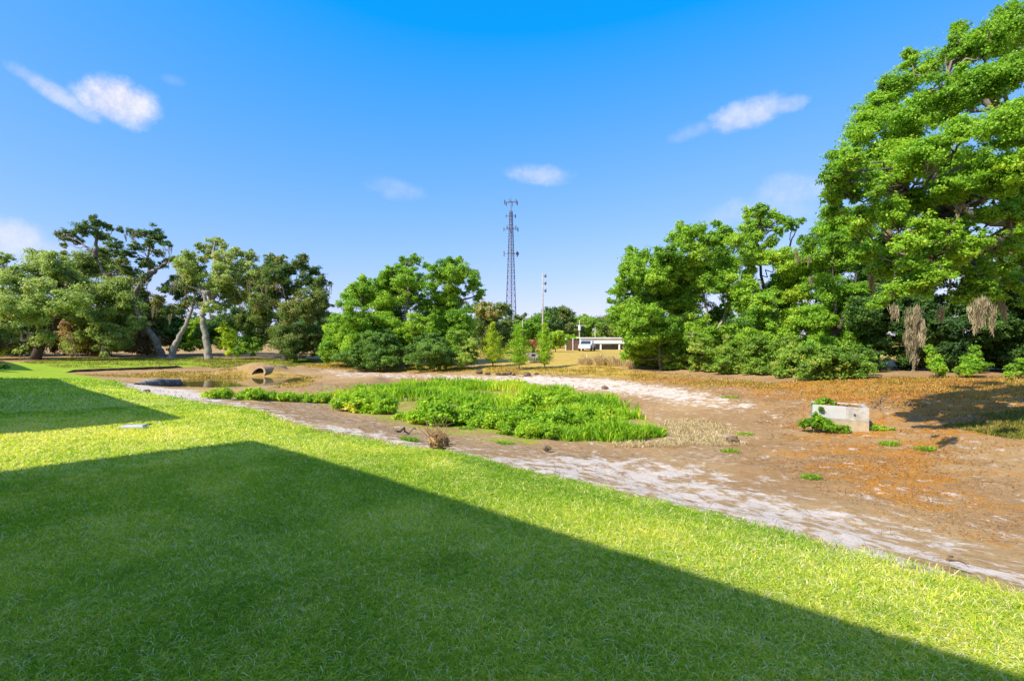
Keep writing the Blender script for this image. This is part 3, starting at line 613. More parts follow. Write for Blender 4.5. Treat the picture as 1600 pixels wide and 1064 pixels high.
for i, (px, Lx, mt, lb) in enumerate([
    (20, [(0,500,50),(50,515,40),(30,540,30),(-50,510,55)], 'leaf_dark', 'dark thicket behind the drooping far left oak'),
    (120,[(95,500,30),(130,505,34),(110,535,28),(150,540,26)], 'leaf_brown', 'brown thicket left of the thick short oak trunk'),
    (215,[(190,500,35),(225,500,38),(200,535,30),(235,535,28),(215,470,28)], 'leaf_brown', 'tan brown thicket behind the forked oak'),
    (275,[(262,520,28),(280,535,24),(270,495,24)], 'leaf_dark', 'dark thicket seen between forked oak and leaning trunk'),
    (345,[(330,520,24),(350,505,26),(380,500,30)], 'leaf_dark', 'dark green thicket behind the mossy oak'),
    (500,[(470,520,35),(515,525,30),(530,545,22)], 'leaf_dark', 'dark thicket between bluish oak and tall green clump')]):
    tree('thicket', lb, 'thicket', px, 56 + 1.5 * i, [], Lx, .30, mt, lai=3.2, tint=.5, spread=2, group=TG, seed=30 + i, leaf_part='leaves')
# --- middle clump
MG = 'trees of the clump left of the tower'
tree('broadleaf_tree', 'left tree of the middle clump with rounded low crown', 'tree', 575, 42, [[(575,562),(572,520),(565,470)]], [(560,455,22),(568,438,12),(548,490,28),(580,470,28),(530,525,26),(550,535,26),(520,542,18),(592,442,14),(545,462,14),(505,548,14),(575,510,26),(535,500,24),(560,550,26),(590,550,26),(525,520,24),(600,520,26),(515,555,14)], .16, 'leaf_oak', 'bark_dark', 3.5, .66, .16, 2.5, .3, MG, 41, fill=1.3)
tree('broadleaf_tree', 'tall middle tree of the clump with narrow twin tops', 'tree', 628, 43, [[(628,562),(632,500),(640,450),(634,415)],[(640,450),(612,430)]], [(632,411,15),(612,424,18),(648,406,12),(600,450,22),(635,438,22),(652,442,18),(660,472,24),(612,490,28),(650,512,28),(640,422,12),(600,470,20),(622,455,16),(620,540,28),(650,545,26),(590,520,24),(600,500,26)], .16, 'leaf_oak', 'bark', 3.3, .62, .17, 2.5, .3, MG, 42, fill=1.3)
tree('broadleaf_tree', 'right tree of the clump with side branch reaching toward the tower', 'tree', 690, 44, [[(690,560),(692,510),(698,460),(708,425)],[(692,500),(720,470),(745,462)]], [(700,416,18),(724,424,18),(682,426,18),(742,432,12),(705,450,22),(736,450,10),(690,480,26),(716,492,24),(752,458,9),(746,467,7),(715,408,10),(665,415,7),(674,450,16),(725,520,22),(690,520,28),(700,545,24),(670,540,24),(665,500,22)], .16, 'leaf_oak', 'bark', 3.2, .64, .17, 2.5, .3, MG, 43, fill=1.3)
SG = 'shrubs in front of the middle clump'
tree('shrub', 'bluish green rounded shrub at the foot of the clump, left one', 'shrub', 590, 38.8, [], [(558,550,16),(588,548,20),(612,545,18),(578,530,18),(608,528,15),(545,555,12),(560,565,13),(580,566,14),(605,563,14),(530,558,12),(622,562,12)], .13, 'leaf_blue', lai=3.6, tint=.5, spread=1.2, group=SG, seed=45, leaf_part='leaves')
tree('shrub', 'wide dark green shrub directly before the tallest clump tree', 'shrub', 670, 38.3, [], [(645,556,15),(668,545,20),(696,552,17),(688,535,14),(655,535,14),(640,562,9),(672,525,12),(655,568,11),(675,566,13),(698,566,12),(640,548,14)], .13, 'leaf_blue', lai=3.6, tint=.55, spread=1.2, group=SG, seed=46, leaf_part='leaves')
tree('shrub', 'yellow green shrub at right end of the clump', 'shrub', 722, 38.8, [], [(718,528,16),(734,542,16),(712,552,16),(728,560,12),(740,555,9),(705,522,9),(722,565,10),(738,563,9)], .13, 'leaf_hedge', lai=3.4, tint=.62, spread=1, group=SG, seed=47, leaf_part='leaves')
# --- three young cypresses
def cypress(label, px, py, top, half, mat, tint, seed, bare=.12, prof=1.0):
    global rng
    rng = np.random.default_rng(seed); b = G(px, py); Y = b[1]; H = (py - top) / F * Y; w = half / F * Y
    root = shape('young_cypress', label, 'tree', 'three young cypress trees', None, tuple(b)); mb = MB()
    mb.tube([b + (0, 0, -.1), b + (0.02, 0, H * .4), b + (0, 0.02, H * .97)], [.055, .035, .008], 7); C, N, T = [], [], []
    for i in range(62):
        f = bare + (1 - bare) * (i + .5) / 62; z = H * f; wid = w * (min(1, (f - bare) / .10 + .35)) * (1 - f) ** (.75 * prof) * 1.12 + .03
        a = i * 2.4 + rng.uniform(-.3, .3); L = wid * rng.uniform(.45, 1.28); d = np.array([math.cos(a), math.sin(a), .32]); s = b + (0, 0, z)
        e = s + d * L; mb.tube(curve(s, e, 4, -.03, .03), [.010, .008, .006, .004], 4, False)
        n = int(40 + 240 * L); t = rng.uniform(.12, 1.0, n) ** .8; sp = .05 + .08 * L
        C.append(s + d * (L * t)[:, None] + rng.normal(size=(n, 3)) * sp * np.array([1, 1, .8])); N.append(rng.normal(size=(n, 3)) * .8 + d * .5 + (0, 0, .4)); T.append(np.clip(tint + rng.normal(0, .05) + rng.normal(0, .16, n), 0, 1))
    C = np.concatenate(C); N = np.concatenate(N)
    V, tt = leaves_at(C, N, .085 * rng.uniform(.7, 1.3, len(C)), np.concatenate(T), .5)
    mk('crown', V, np.arange(len(V)).reshape(-1, 4), M[mat], root, {'tint': tt}); mb.build('trunk', M['bark'], root, True)
cypress('yellow green cone shaped young cypress, left of the three', 770, 572, 503, 20, 'leaf_lime', .42, 51, .07)
cypress('bright green young cypress between the two others', 811, 577, 508, 19, 'leaf_weed', .5, 52, .10, .75)
cypress('thin see-through young cypress in front of the tall pole', 851, 575, 506, 12, 'leaf_weed', .6, 53, .08, .6)
# --- trees along the far side
DG = 'trees beyond the far field'
for i, (px, Y, Lx, mt, ti, lb) in enumerate([
    (765, 62, [(748,482,16),(766,486,18),(782,482,14),(770,512,22),(792,505,12),(745,515,20),(795,525,16),(760,540,18),(782,545,14)], 'leaf_top', .6, 'grey green tree behind the cone shaped cypress'),
    (830, 88, [(815,512,16),(832,508,18),(848,500,16),(825,530,18),(850,525,18),(803,520,13),(812,530,12)], 'leaf_oak', .45, 'tree behind the thin pale pole'),
    (875, 92, [(862,490,14),(876,486,15),(888,494,14),(866,510,20),(890,512,18),(878,530,18),(860,530,14),(876,500,16)], 'leaf_top', .6, 'rounded dark tree right of the tall utility pole'),
    (918, 98, [(905,505,15),(920,500,13),(933,506,13),(912,525,17),(930,525,17),(900,520,14)], 'leaf_hedge', .45, 'yellow green tree behind the low white building'),
    (955, 100, [(945,502,13),(960,500,15),(950,520,18),(970,515,18),(985,505,20)], 'leaf_top', .65, 'tree at the right end behind the white building'),
    (1060, 88, [(1020,505,24),(1050,500,26),(1085,505,26),(1110,515,22),(1150,510,28),(1190,505,30),(1230,505,30)], 'leaf_dark', .5, 'dark trees seen through gaps under the right grove')]):
    tree('background_tree', lb, 'tree', px, Y, [[(px, 543), (px + 1, 500)]], Lx, .36, mt, 'bark_dark', 3.2, ti, .16, 3, .25, DG, 60 + i, limbs=False)
tree('small_tree', 'small bright green tree beside the brown fence', 'tree', 893, 80, [[(892,545),(892,528)]], [(885,530,9),(897,528,9),(890,538,8)], .26, 'leaf_oak', 'bark_dark', 3.2, .8, .14, 1, .12, DG, 68, limbs=False)
tree('small_tree', 'leafy green tree behind the thin cypress', 'tree', 868, 66, [[(868,548),(868,528)]], [(862,530,11),(872,522,10),(878,535,9),(866,540,9)], .22, 'leaf_oak', 'bark_dark', 3.2, .85, .14, 1, .12, DG, 69, limbs=False)
# --- right grove
RG = 'trees of the right grove'
L1 = [(990,410,22),(972,452,22),(968,484,22),(1005,400,17),(1012,440,26),(1000,490,28),(972,512,20),(1040,505,28),(1025,540,22),(985,430,20),(1040,470,24),(955,470,8),(1000,530,18),(985,390,8),(985,550,18),(1010,520,24),(1055,545,22),(1000,470,24),(1040,440,18)]
tree('broadleaf_tree', 'leftmost tree of the right grove, beside the white building', 'tree', 1032, 33.5, [[(1032,576),(1030,530),(1018,480),(1005,430)],[(1030,530),(1045,480)]], L1, .145, 'leaf_oak', 'bark', 3.1, .66, .17, 2, .16, RG, 71, fill=1.1, grow=1.05)
L2 = [(1060,370,22),(1088,362,20),(1050,400,26),(1092,398,24),(1072,440,26),(1038,425,22),(1085,500,22),(1110,376,18),(1130,362,16),(1115,420,20),(1062,352,8),(1120,350,9),(1055,470,20),(1110,520,22),(1085,540,24),(1060,515,22),(1140,530,22),(1130,395,20),(1075,420,22),(1115,440,22),(1128,375,18),(1040,395,18),(1030,410,18),(1140,450,20)]
tree('broadleaf_tree', 'grove tree with sky gaps below its crown and grey leaning stems', 'tree', 1105, 33, [[(1108,576),(1107,530),(1105,490),(1098,450),(1085,400)],[(1107,530),(1130,500),(1138,470),(1128,420)]], L2, .145, 'leaf_oak', 'bark_pale', 3.0, .66, .17, 2, .16, RG, 72, fill=1.1, grow=1.05)
L3 = [(1170,336,15),(1190,326,15),(1206,334,9),(1175,360,22),(1150,376,20),(1236,352,12),(1250,345,8),(1218,362,11),(1142,410,26),(1180,400,28),(1215,400,26),(1242,422,26),(1160,440,28),(1210,450,28),(1250,462,22),(1180,490,24),(1228,495,24),(1160,515,20),(1195,348,14),(1228,345,8),(1145,470,18),(1190,535,24),(1225,530,26),(1245,500,24),(1165,540,22),(1260,440,20),(1195,470,22)]
tree('broadleaf_tree', 'tallest grove tree with a loose branch top against the sky', 'tree', 1205, 31, [[(1206,578),(1205,530),(1200,480),(1190,430),(1182,370),(1190,335)],[(1200,480),(1225,430),(1235,380),(1250,348)]], L3, .14, 'leaf_oak', 'bark_dark', 3.2, .68, .17, 2, .19, RG, 73, fill=1.1, grow=1.05)
L4 = [(1290,362,28),(1320,342,22),(1275,402,28),(1310,402,32),(1288,450,32),(1332,452,28),(1268,492,24),(1312,502,28),(1350,382,28),(1300,335,12),(1345,500,24),(1280,530,22),(1322,535,24),(1355,430,26),(1300,560,24),(1265,545,22),(1340,560,22),(1255,420,20),(1262,380,18),(1345,350,20)]
tree('broadleaf_tree', 'right end tree of the grove merging with the mossy big oak', 'tree', 1300, 27.5, [[(1300,588),(1302,530),(1305,470),(1300,410)],[(1302,530),(1330,470),(1345,400)]], L4, .12, 'leaf_big', 'bark_dark', 3.2, .5, .17, 1.8, .2, RG, 74, fill=1.1, grow=1.05, moss=auto_moss(L4,8,.9,.2,16,9))
tree('broadleaf_tree', 'shaded tree standing behind the two leftmost grove trees', 'tree', 1075, 36, [[(1075,575),(1078,500),(1080,440)]], [(1010,470,28),(1050,450,30),(1095,440,30),(1030,510,30),(1075,545,28),(1120,540,28),(1130,420,28),(1060,410,22),(1020,430,22),(1000,540,24),(1145,545,26)], .17, 'leaf_oak', 'bark_dark', 3.2, .5, .17, 2, .16, RG, 75, fill=1.2)
tree('broadleaf_tree', 'shaded tree filling the gap between tallest grove tree and big oak', 'tree', 1270, 33, [[(1270,580),(1272,500),(1280,430)]], [(1245,440,30),(1285,420,34),(1325,400,34),(1360,430,34),(1250,500,32),(1300,490,34),(1345,500,34),(1270,545,30),(1320,555,30),(1230,470,26),(1380,480,30),(1300,375,26),(1350,370,26)], .17, 'leaf_oak', 'bark_dark', 3.2, .5, .17, 2, .18, RG, 76, fill=1.2)
HG = 'shrubs of the hedge under the grove'
HD = ['first hedge shrub beside the dry tufts, brown twigs showing','hedge shrub below the leftmost grove tree, olive leaves','hedge shrub with tan dead leaves under the sky gaps','yellow green hedge shrub before the grey stems','low broad hedge shrub under the tallest grove tree','yellowest hedge shrub with tan flower heads','bright green hedge shrub jutting onto the orange bank','last hedge shrub beside the dark shade under the mossy oak']
for i, (px, py, hh) in enumerate([(1022,574,38),(1068,576,42),(1112,580,40),(1155,582,44),(1198,584,40),(1240,587,46),(1285,592,46),(1328,590,44)]):
    Y = G(px, py)[1]; r = np.random.default_rng(80 + i)
    tops = [r.uniform(.55, 1.35) for _ in range(4)]; L = [(px + dx + r.uniform(-6, 6), py - hh * fz * tp + r.uniform(-3, 3), r.uniform(9, 17)) for dx, tp in zip((-24, -8, 8, 24), tops) for fz in (.10, .4, .7, 1.0)]
    tree('hedge_shrub', HD[i], 'shrub', px, Y, [[(px, py), (px + 4, py - 18)], [(px - 8, py, .2), (px - 14, py - 20, .2)]], L, .105, 'leaf_hedge', 'bark_pale', 3.0, [.50, .42, .56, .50, .44, .58, .46, .38][i], .2, .7, .05, HG, 80 + i, leaf_part='leaves', twigs=.5)
TU = 'dry grass tufts by the grove'
for i, (px, py, hh, lb) in enumerate([(915,569,22,'leftmost pale dry grass tuft on the orange bank'),(938,570,26,'middle pale dry grass tuft before the white building'),(962,571,26,'tallest dry grass tuft, tan with some green'),(985,573,24,'dry tuft touching the first hedge shrub')]):
    rng = np.random.default_rng(90 + i); b = G(px, py); n = 700; Y = b[1]; a = rng.uniform(0, 6.28, n); rr = .62 * np.sqrt(rng.uniform(size=n)); x = b[0] + rr * np.cos(a); y = b[1] + rr * np.sin(a)
    H = hh / F * Y * rng.uniform(.25, 1.15, n) * (1.15 - .6 * rr / .62); o = blades(x, y, ground(x, y) - .04, H, rng.uniform(.012, .03, n), np.clip(rng.normal(.55, .28, n), 0, 1), rng.uniform(.2, 1.2, n), 'dry_tuft', M['leaf_straw']); tag(o, lb, 'dry grass', TU)
# --- the big mossy oak at the right (trunk outside the picture) and the dark wood behind it
LS = [(1590,42,40,-1),(1545,62,36,-1),(1492,78,34,0),(1445,110,38,1),(1402,132,30,0),(1372,170,34,0),(1345,208,30,-.5),(1322,248,28,-1),(1312,284,22,-1),(1362,250,36,.5),(1420,180,40,-1),(1480,140,42,-1.5),(1540,130,42,-2),(1592,108,42,-2.5),
      (1400,268,40,-1),(1450,232,42,-2),(1510,200,42,-2.5),(1572,188,42,-3),(1340,306,18,-1),(1436,312,38,-1),(1492,290,36,-2),(1552,268,36,-2.5),(1602,255,36,-3),(1400,342,30,0),(1452,368,30,-1),(1500,352,26,-1),(1420,420,28,-1),(1470,415,22,-1),
      (1530,415,28,-1),(1562,420,18,-.5),(1400,395,26,0),(1532,452,18,-1),(1440,450,20,-1),(1380,300,26,1),(1520,250,34,1),(1580,320,28,0),(1540,335,22,-2),(1445,178,34,2),(1660,60,55,0),(1660,160,55,-2),(1670,260,50,-2),(1720,120,60,0),(1640,340,40,-1),(1500,40,14,0),(1420,85,12,1),(1570,20,20,0),(1385,372,18,0),
      (1468,262,34,.5),(1405,215,32,1.5),(1580,70,34,1.5),(1610,400,26,-1),(1650,420,34,0),(1380,420,26,0),(1360,395,24,1),(1500,385,24,0),(1590,360,28,-1),(1470,330,32,1),(1560,390,22,1),(1350,340,24,1),(1420,385,24,1),(1600,300,34,0),(1520,300,34,1),(1305,275,24,-1.5),(1340,345,28,-1.2),(1385,330,30,-1.8),(1345,395,24,-.8),(1300,330,20,-.6),(1420,380,28,-2),(1330,250,24,-2),(1370,285,28,-2),(1600,330,30,-2),(1560,290,30,-2.5),(1480,360,24,-2),(1440,348,22,-2),(1530,375,22,-2),(1462,425,26,-1.8),(1425,440,22,-1.6),(1530,430,24,-1.6),(1545,455,16,-1.5),(1400,452,18,-1.5),(1500,395,24,-1.8),(1585,385,20,-1.8),(1590,440,22,-1.2),(1500,462,18,-1.2),(1560,462,16,-1),(1375,470,18,-1),(1620,470,26,-1)]
bm_ = [(1432,482,.8,.12,44,-2.3),(1426,518,.9,.10,46,-2.3),(1438,500,.6,.10,20,-2.3),(1397,480,.45,.06,16,-2),(1532,468,.65,.12,40,-2.2),(1522,476,.7,.08,20,-2.2),(1543,476,.65,.07,20,-2.2),(1362,430,.45,.07,14,0),(1425,362,.25,.05,8,-1),
       (1580,345,.35,.10,12,-2),(1505,318,.35,.12,16,-2),(1592,322,.4,.14,16,-2),(1456,402,.3,.08,10,-1),(1560,470,.45,.05,8,-1),(1452,255,.25,.1,8,-2),(1388,362,.3,.06,8,-1),(1470,485,.4,.06,10,-1),(1352,330,.25,.07,8,-1),(1416,300,.2,.1,8,-1)]
tree('live_oak', 'huge bright green oak overhanging from the right edge with hanging tan moss', 'tree', 1795, 12.2, [[(1790,600),(1780,500),(1770,410),(1740,350)],[(1760,400,0),(1660,358,-.5),(1560,348,-1),(1490,325,-1),(1420,300,-1)],[(1740,350,0),(1650,250,-.5),(1560,170,-1),(1480,120,-.5)],[(1620,355,-.5),(1540,385,-1),(1440,400,-1)],[(1490,325,-1),(1440,260,0),(1390,190,0)]],
     LS, .068, 'leaf_big', 'bark', 3.0, .5, .17, 1.2, .36, 'trees at the right edge', 101, sub=15, moss=bm_, twigs=.5, fill=.5)
WG = 'dark wood behind the mossy oak'
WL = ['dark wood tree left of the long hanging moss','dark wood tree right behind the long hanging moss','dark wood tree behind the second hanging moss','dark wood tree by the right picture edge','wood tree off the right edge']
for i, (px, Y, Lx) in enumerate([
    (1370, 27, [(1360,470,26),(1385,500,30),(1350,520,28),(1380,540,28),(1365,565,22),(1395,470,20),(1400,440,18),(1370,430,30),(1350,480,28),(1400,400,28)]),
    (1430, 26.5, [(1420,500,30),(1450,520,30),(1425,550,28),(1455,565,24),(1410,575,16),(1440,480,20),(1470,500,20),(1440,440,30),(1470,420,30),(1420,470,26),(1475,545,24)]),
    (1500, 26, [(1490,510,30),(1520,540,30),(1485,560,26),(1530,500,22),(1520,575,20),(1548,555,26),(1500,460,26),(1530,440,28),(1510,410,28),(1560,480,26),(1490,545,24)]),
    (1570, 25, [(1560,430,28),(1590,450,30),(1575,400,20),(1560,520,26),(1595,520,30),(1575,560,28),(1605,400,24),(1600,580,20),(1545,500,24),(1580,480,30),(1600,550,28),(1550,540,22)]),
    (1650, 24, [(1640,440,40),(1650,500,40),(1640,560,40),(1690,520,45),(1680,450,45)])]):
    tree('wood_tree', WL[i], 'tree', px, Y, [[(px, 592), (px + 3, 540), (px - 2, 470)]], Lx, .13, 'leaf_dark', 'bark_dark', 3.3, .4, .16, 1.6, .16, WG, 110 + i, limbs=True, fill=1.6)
for i, (px, py, Lx, lb, mt) in enumerate([
    (1520, 588, [(1515,560,14),(1530,572,13),(1510,578,12),(1525,545,9),(1498,580,8)], 'sunlit shrub right of the long moss, at the shade edge', 'leaf_big'),
    (1462, 588, [(1458,560,12),(1465,575,12),(1452,545,9),(1472,585,7)], 'thin leafy sapling behind the long hanging moss', 'leaf_big'),
    (1590, 590, [(1585,575,13),(1600,568,14),(1612,582,12),(1575,585,7)], 'sunlit shrub at the right picture edge', 'leaf_big')]):
    tree('shrub', lb, 'shrub', px, G(px, py)[1] - .3, [[(px, py), (px, py - 20)]], Lx, .10, mt, 'bark', 2.6, .55, .16, .5, .03, 'shrubs in the shade of the mossy oak', 120 + i, leaf_part='leaves')

# ------------------------------------------------------------------ marsh plants in the basin
def reed_bed():
    global rng
    gaps = [zone([(600,636),(660,634),(662,662),(600,660)]), zone([(745,668),(800,664),(800,690),(745,690)]), zone([(735,608),(790,612),(770,622),(720,618)])]
    rng = np.random.default_rng(130); poly = zone([(520,628),(560,605),(640,597),(720,594),(830,600),(930,622),(985,640),(1000,655),(900,650),(800,640),(700,630),(600,625)])
    q = np.array([p[:2] for p in poly]); lo, hi = q.min(0), q.max(0); N = 52000; x = rng.uniform(lo[0], hi[0], N); y = rng.uniform(lo[1], hi[1], N)
    k = (sdist(x, y, poly) + (fbm(x, y, .5, 5) - .5) * 2.5 > 0) & (rng.uniform(size=N) < np.clip((.6 * fbm(x, y, .8, 14) + .4 * fbm(x, y, 2.2, 15) - .42) * 6, .02, 1)); x, y = x[k], y[k]; n = len(x)
    g = np.ones(n, bool)
    for q_ in gaps: g &= sdist(x, y, q_) + (fbm(x, y, 1.2, 6) - .5) * .8 < 0
    x, y = x[g], y[g]; n = len(x)
    t = np.clip(rng.normal(.58, .2, n) + (fbm(x, y, .5, 19) - .5) * 1.0, 0, 1)
    o = blades(x, y, ground(x, y) - .06, rng.uniform(.22, .6, n) * (.35 + 1.3 * np.clip(fbm(x, y, .55, 23) - .15, 0, 1)), rng.uniform(.03, .075, n), t, rng.uniform(.1, .7, n), 'reed_bed', M['leaf_weed'])
    tag(o, 'bed of tall bright green reeds across the dry basin', 'reeds', kind='stuff')
reed_bed()
WGp = 'leafy weed mounds in the dry basin'
for i, (px, py, wx, hh, lb) in enumerate([
    (345,622,24,15,'small weed mound nearest the water, left of the strip'),(395,624,30,18,'weed mound directly below the culvert pipe'),(440,626,26,18,'weed mound right of the culvert in the long strip'),(490,628,30,16,'last low mound of the strip near the water'),
    (548,642,30,26,'left mound at the front of the reed bed'),(592,646,36,26,'broad mound left of the big round one'),(690,664,46,36,'biggest round mound in front of the reeds'),(640,656,22,10,'small low weed patch beside the bare sand'),
    (770,668,34,34,'mound right of the orange leaf pile'),(825,684,44,32,'low spreading mound at the front edge of the bed'),(885,684,40,34,'tall weed mound right of centre at the front'),(955,686,44,40,'grassy mound near the pale dead stems'),(1008,680,28,26,'rightmost yellow tipped weed mound'),(850,640,46,26,'mound in the middle of the reeds behind the front row'),(672,636,26,16,'mound between the reeds and the biggest round mound'),(745,650,40,26,'mound behind the orange leaf pile'),(720,632,36,18,'half hidden mound within the left reeds'),(800,660,40,28,'mound between the leaf pile mound and the front spread'),(862,668,36,28,'mound just behind the front spreading mound'),(930,668,40,30,'mound behind the tall right weeds'),(575,628,34,18,'half hidden mound at the left reed end')]):
    rng = np.random.default_rng(140 + i); b = G(px, py); Y = b[1] + wx / F * b[1] * .5; s = Y / F; c = stand(px, Y); w = wx * s * 1.2; h = hh * s * rng.uniform(.8, 1.35)
    if i in (11, 12, 10):
        n = 1500; a = rng.uniform(0, 6.28, n); rr = np.sqrt(rng.uniform(size=n)); x = c[0] + w * rr * np.cos(a); y = c[1] + w * .8 * rr * np.sin(a)
        o = blades(x, y, ground(x, y) - .05, h * rng.uniform(.45, .95, n) * (1.05 - .5 * rr ** 2), rng.uniform(.02, .045, n), np.clip(rng.normal(.5, .2, n), 0, 1), rng.uniform(.15, .9, n), 'weed_mound', M['leaf_weed'])
    else:
        L = []
        for k in range(9):
            a = rng.uniform(0, 6.28); rr = math.sqrt(rng.uniform()) * .72; L.append((c[0] + w * rr * math.cos(a), c[1] + .7 * w * rr * math.sin(a), c[2] + h * (.35 - .25 * rr), h * .5 + w * .10))
        V, tt, _ = crown(L, rng.uniform(.07, .13), 3.2, rng.uniform(.36, .66), .18, 9, .8); q = V.reshape(-1, 4, 3); k = q[:, :, 2].min(1) > ground(V[::4, 0], V[::4, 1]) - .03; V = q[k].reshape(-1, 3)
        o = mk('weed_mound', V, np.arange(len(V)).reshape(-1, 4), M['leaf_weed'], None, {'tint': tt.reshape(-1, 4)[k].ravel()})
    tag(o, lb, 'weeds', WGp)
# small sprigs on bare ground
for i, (px, py, lb) in enumerate([(1140,704,'small green sprig on bare dirt below the straw patch'),(1165,678,'green sprig at the right end of the straw'),(1268,745,'tiny lone green sprig in the middle of the bare dirt'),(1390,692,'yellow green sprig below and right of the concrete box'),(1445,700,'small sprig right of the box among fallen leaves'),(640,685,'pale green sprig left of the dry root ball'),(730,668,'sprig beside the orange leaf pile'),(790,692,'flat green patch below the front mounds'),(1140,620,'small weed on the far sand')]):
    rng = np.random.default_rng(170 + i); b = G(px, py); n = 260; a = rng.uniform(0, 6.28, n); rr = np.sqrt(rng.uniform(size=n)) * 14 / F * b[1]; x = b[0] + rr * np.cos(a); y = b[1] + rr * np.sin(a)
    o = blades(x, y, ground(x, y) - .05, rng.uniform(.03, .13, n), np.full(n, .016), np.clip(rng.normal(.38, .22, n), 0, 1), rng.uniform(.4, 1.6, n), 'weed_sprig', M['leaf_weed']); tag(o, lb, 'weeds', 'weed sprigs on bare dirt')
def twigs():
    global rng
    rng = np.random.default_rng(270); xs = []
    for poly, N in ((SAND_NEAR, 9000), (LITTER, 9000), (MUD, 6000), (SAND_FAR, 4000)): xs.append(scatter(poly, N))
    x, y = (np.concatenate([p[i] for p in xs]) for i in range(2)); n = len(x); r = np.hypot(x, y)
    o = blades(x, y, ground(x, y) - .02, rng.uniform(.02, .11, n), np.clip(r / 1500, .004, .02), rng.uniform(0, .6, n), rng.uniform(2.0, 5.0, n), 'twig_debris', M['twig'])
    tag(o, 'small brown twigs and bits lying on the bare basin soil', 'twigs', kind='stuff')
M['twig'] = leaf_mat('twig_bits', [(0, (.05, .03, .015)), (.6, (.17, .11, .06)), (1, (.34, .26, .16))], trans=.05, gain=1, tone=(1, 1, 1))
twigs()
def distant_wood():
    global rng
    rng = np.random.default_rng(260); L = []
    for px in range(-330, 1960, 17):
        Y = 125 + rng.uniform(-8, 12); x = (px - 800) / F * Y; h = rng.uniform(6, 10.5); z = g1(x, Y)
        for f in (.2, .55, .85): L.append((x + rng.uniform(-1, 1), Y + rng.uniform(-2, 2), z + h * f, rng.uniform(1.6, 2.6)))
    V, tt, _ = crown(L, .7, 2.0, .45, .16, 7); o = mk('distant_wood', V, np.arange(len(V)).reshape(-1, 4), M['leaf_top'], None, {'tint': tt}); tag(o, 'far off line of dark green woods beyond the field', 'woods', kind='stuff')
distant_wood()
#@THINGS
# ------------------------------------------------------------------ concrete drainage box
def drainage_box():
    br = G(1358, 673); u = np.array([.88, -.475]); v = np.array([.475, .88]); L, D = 1.30, 1.2; rz = math.atan2(u[1], u[0]); cx = br[:2] - u * L / 2
    H = 35 / F * br[1]; z0 = br[2] - .2; zt = br[2] + H; th = .12
    root = shape('drainage_box', 'pale concrete drainage box with leaf filled open top and a white panel', 'drainage box', None, None, (cx[0], cx[1], br[2]))
    def P3(a, b, z): p = cx + u * a + v * b; return (p[0], p[1], z)
    zs = br[2] + H * .40
    m = MB(); m.box(P3(0, th / 2, (zs + zt) / 2), (L, th, zt - zs), rz, .004); m.box(P3(0, D - th / 2, (z0 + zt) / 2), (L, th, zt - z0), rz, .012)
    for s in (-1, 1): m.box(P3(s * (L / 2 - th / 2), D / 2, (z0 + zt) / 2), (th, D - 2 * th - .004, zt - z0 - .004), rz)
    m.build('wall', M['concrete'], root)
    MB().box(P3(0, th / 2 + .001, (z0 + zs) / 2), (L - .004, th, zs - z0), rz).build('stained_base', M['concrete_stained'], root)
    MB().box(P3(-L * .2 + .01, .021, (zs + .02 + zt + .012) / 2), (L * .6, .05, zt - zs - .01), rz, .004).build('skimmer_panel', M['skimmer'], root)
    MB().tube([P3(L * .25, .02, zt - .19), P3(L * .25, -.025, zt - .19)], .028, 10).build('lifting_hole_plug', M['insulator'], root)
    r = np.random.default_rng(5); n = 900; a = r.uniform(-L / 2 + th, L / 2 - th, n); b = r.uniform(th, D - th, n)
    MB().box(P3(0, D / 2, zt - .19), (L - 2 * th - .01, D - 2 * th - .01, .04), rz).build('lid', M['soil'], root)
    C = np.stack([cx[0] + u[0] * a + v[0] * b, cx[1] + u[1] * a + v[1] * b, zt - .165 + .11 * (b / D) + r.uniform(0, .03, n)], 1); N = r.normal(size=(n, 3)) * .4 + (0, 0, 1)
    V, tt = leaves_at(C, N, r.uniform(.06, .11, n), r.uniform(.3, 1, n)); o = mk('fallen_leaves', V, np.arange(4 * n).reshape(-1, 4), M['litter'], None, {'tint': tt}); tag(o, 'orange fallen leaves filling the top of the concrete box', 'fallen leaves', kind='stuff')
    root.rotation_euler = (0, R(1.0), 0)
    BX.update(P3=P3, L=L, D=D, zt=zt, Y=br[1], z=br[2])
BX = {}
drainage_box()
def box_plant(label, spots, leaf, seed, tint=.45):
    global rng
    rng = np.random.default_rng(seed); V, tt, _ = crown(spots, leaf, 3.6, tint, .18, 8, .8); q = V.reshape(-1, 4, 3); k = q[:, :, 2].min(1) > ground(V[::4, 0], V[::4, 1]) - .03
    o = mk('vine_plant', q[k].reshape(-1, 3), np.arange(4 * k.sum()).reshape(-1, 4), M['leaf_weed'], None, {'tint': tt.reshape(-1, 4)[k].ravel()}); tag(o, label, 'plant', 'plants round the concrete box')
_P, _L = BX['P3'], BX['L']
box_plant('big leafy clump against the front of the concrete box', [(*_P(a, b, BX['z'] + h), r) for a, b, h, r in ((-_L*.55,-.3,.12,.2),(-_L*.4,-.3,.2,.22),(-_L*.25,-.35,.15,.2),(-_L*.08,-.35,.08,.17),(.1*_L,-.3,.05,.13),(-_L*.42,-.25,.32,.14),(-_L*.65,-.2,.08,.14))], .085, 181, .3)
box_plant('leafy vine spilling over the top left corner of the box', [(*_P(a, b, BX['zt'] + h), r) for a, b, h, r in ((-_L*.38,.15,.05,.1),(-_L*.28,.3,.1,.12),(-_L*.18,.4,.08,.12),(-_L*.46,.1,.0,.07),(-_L*.34,-.08,-.08,.06),(-_L*.1,.35,.03,.09))], .075, 182, .3)
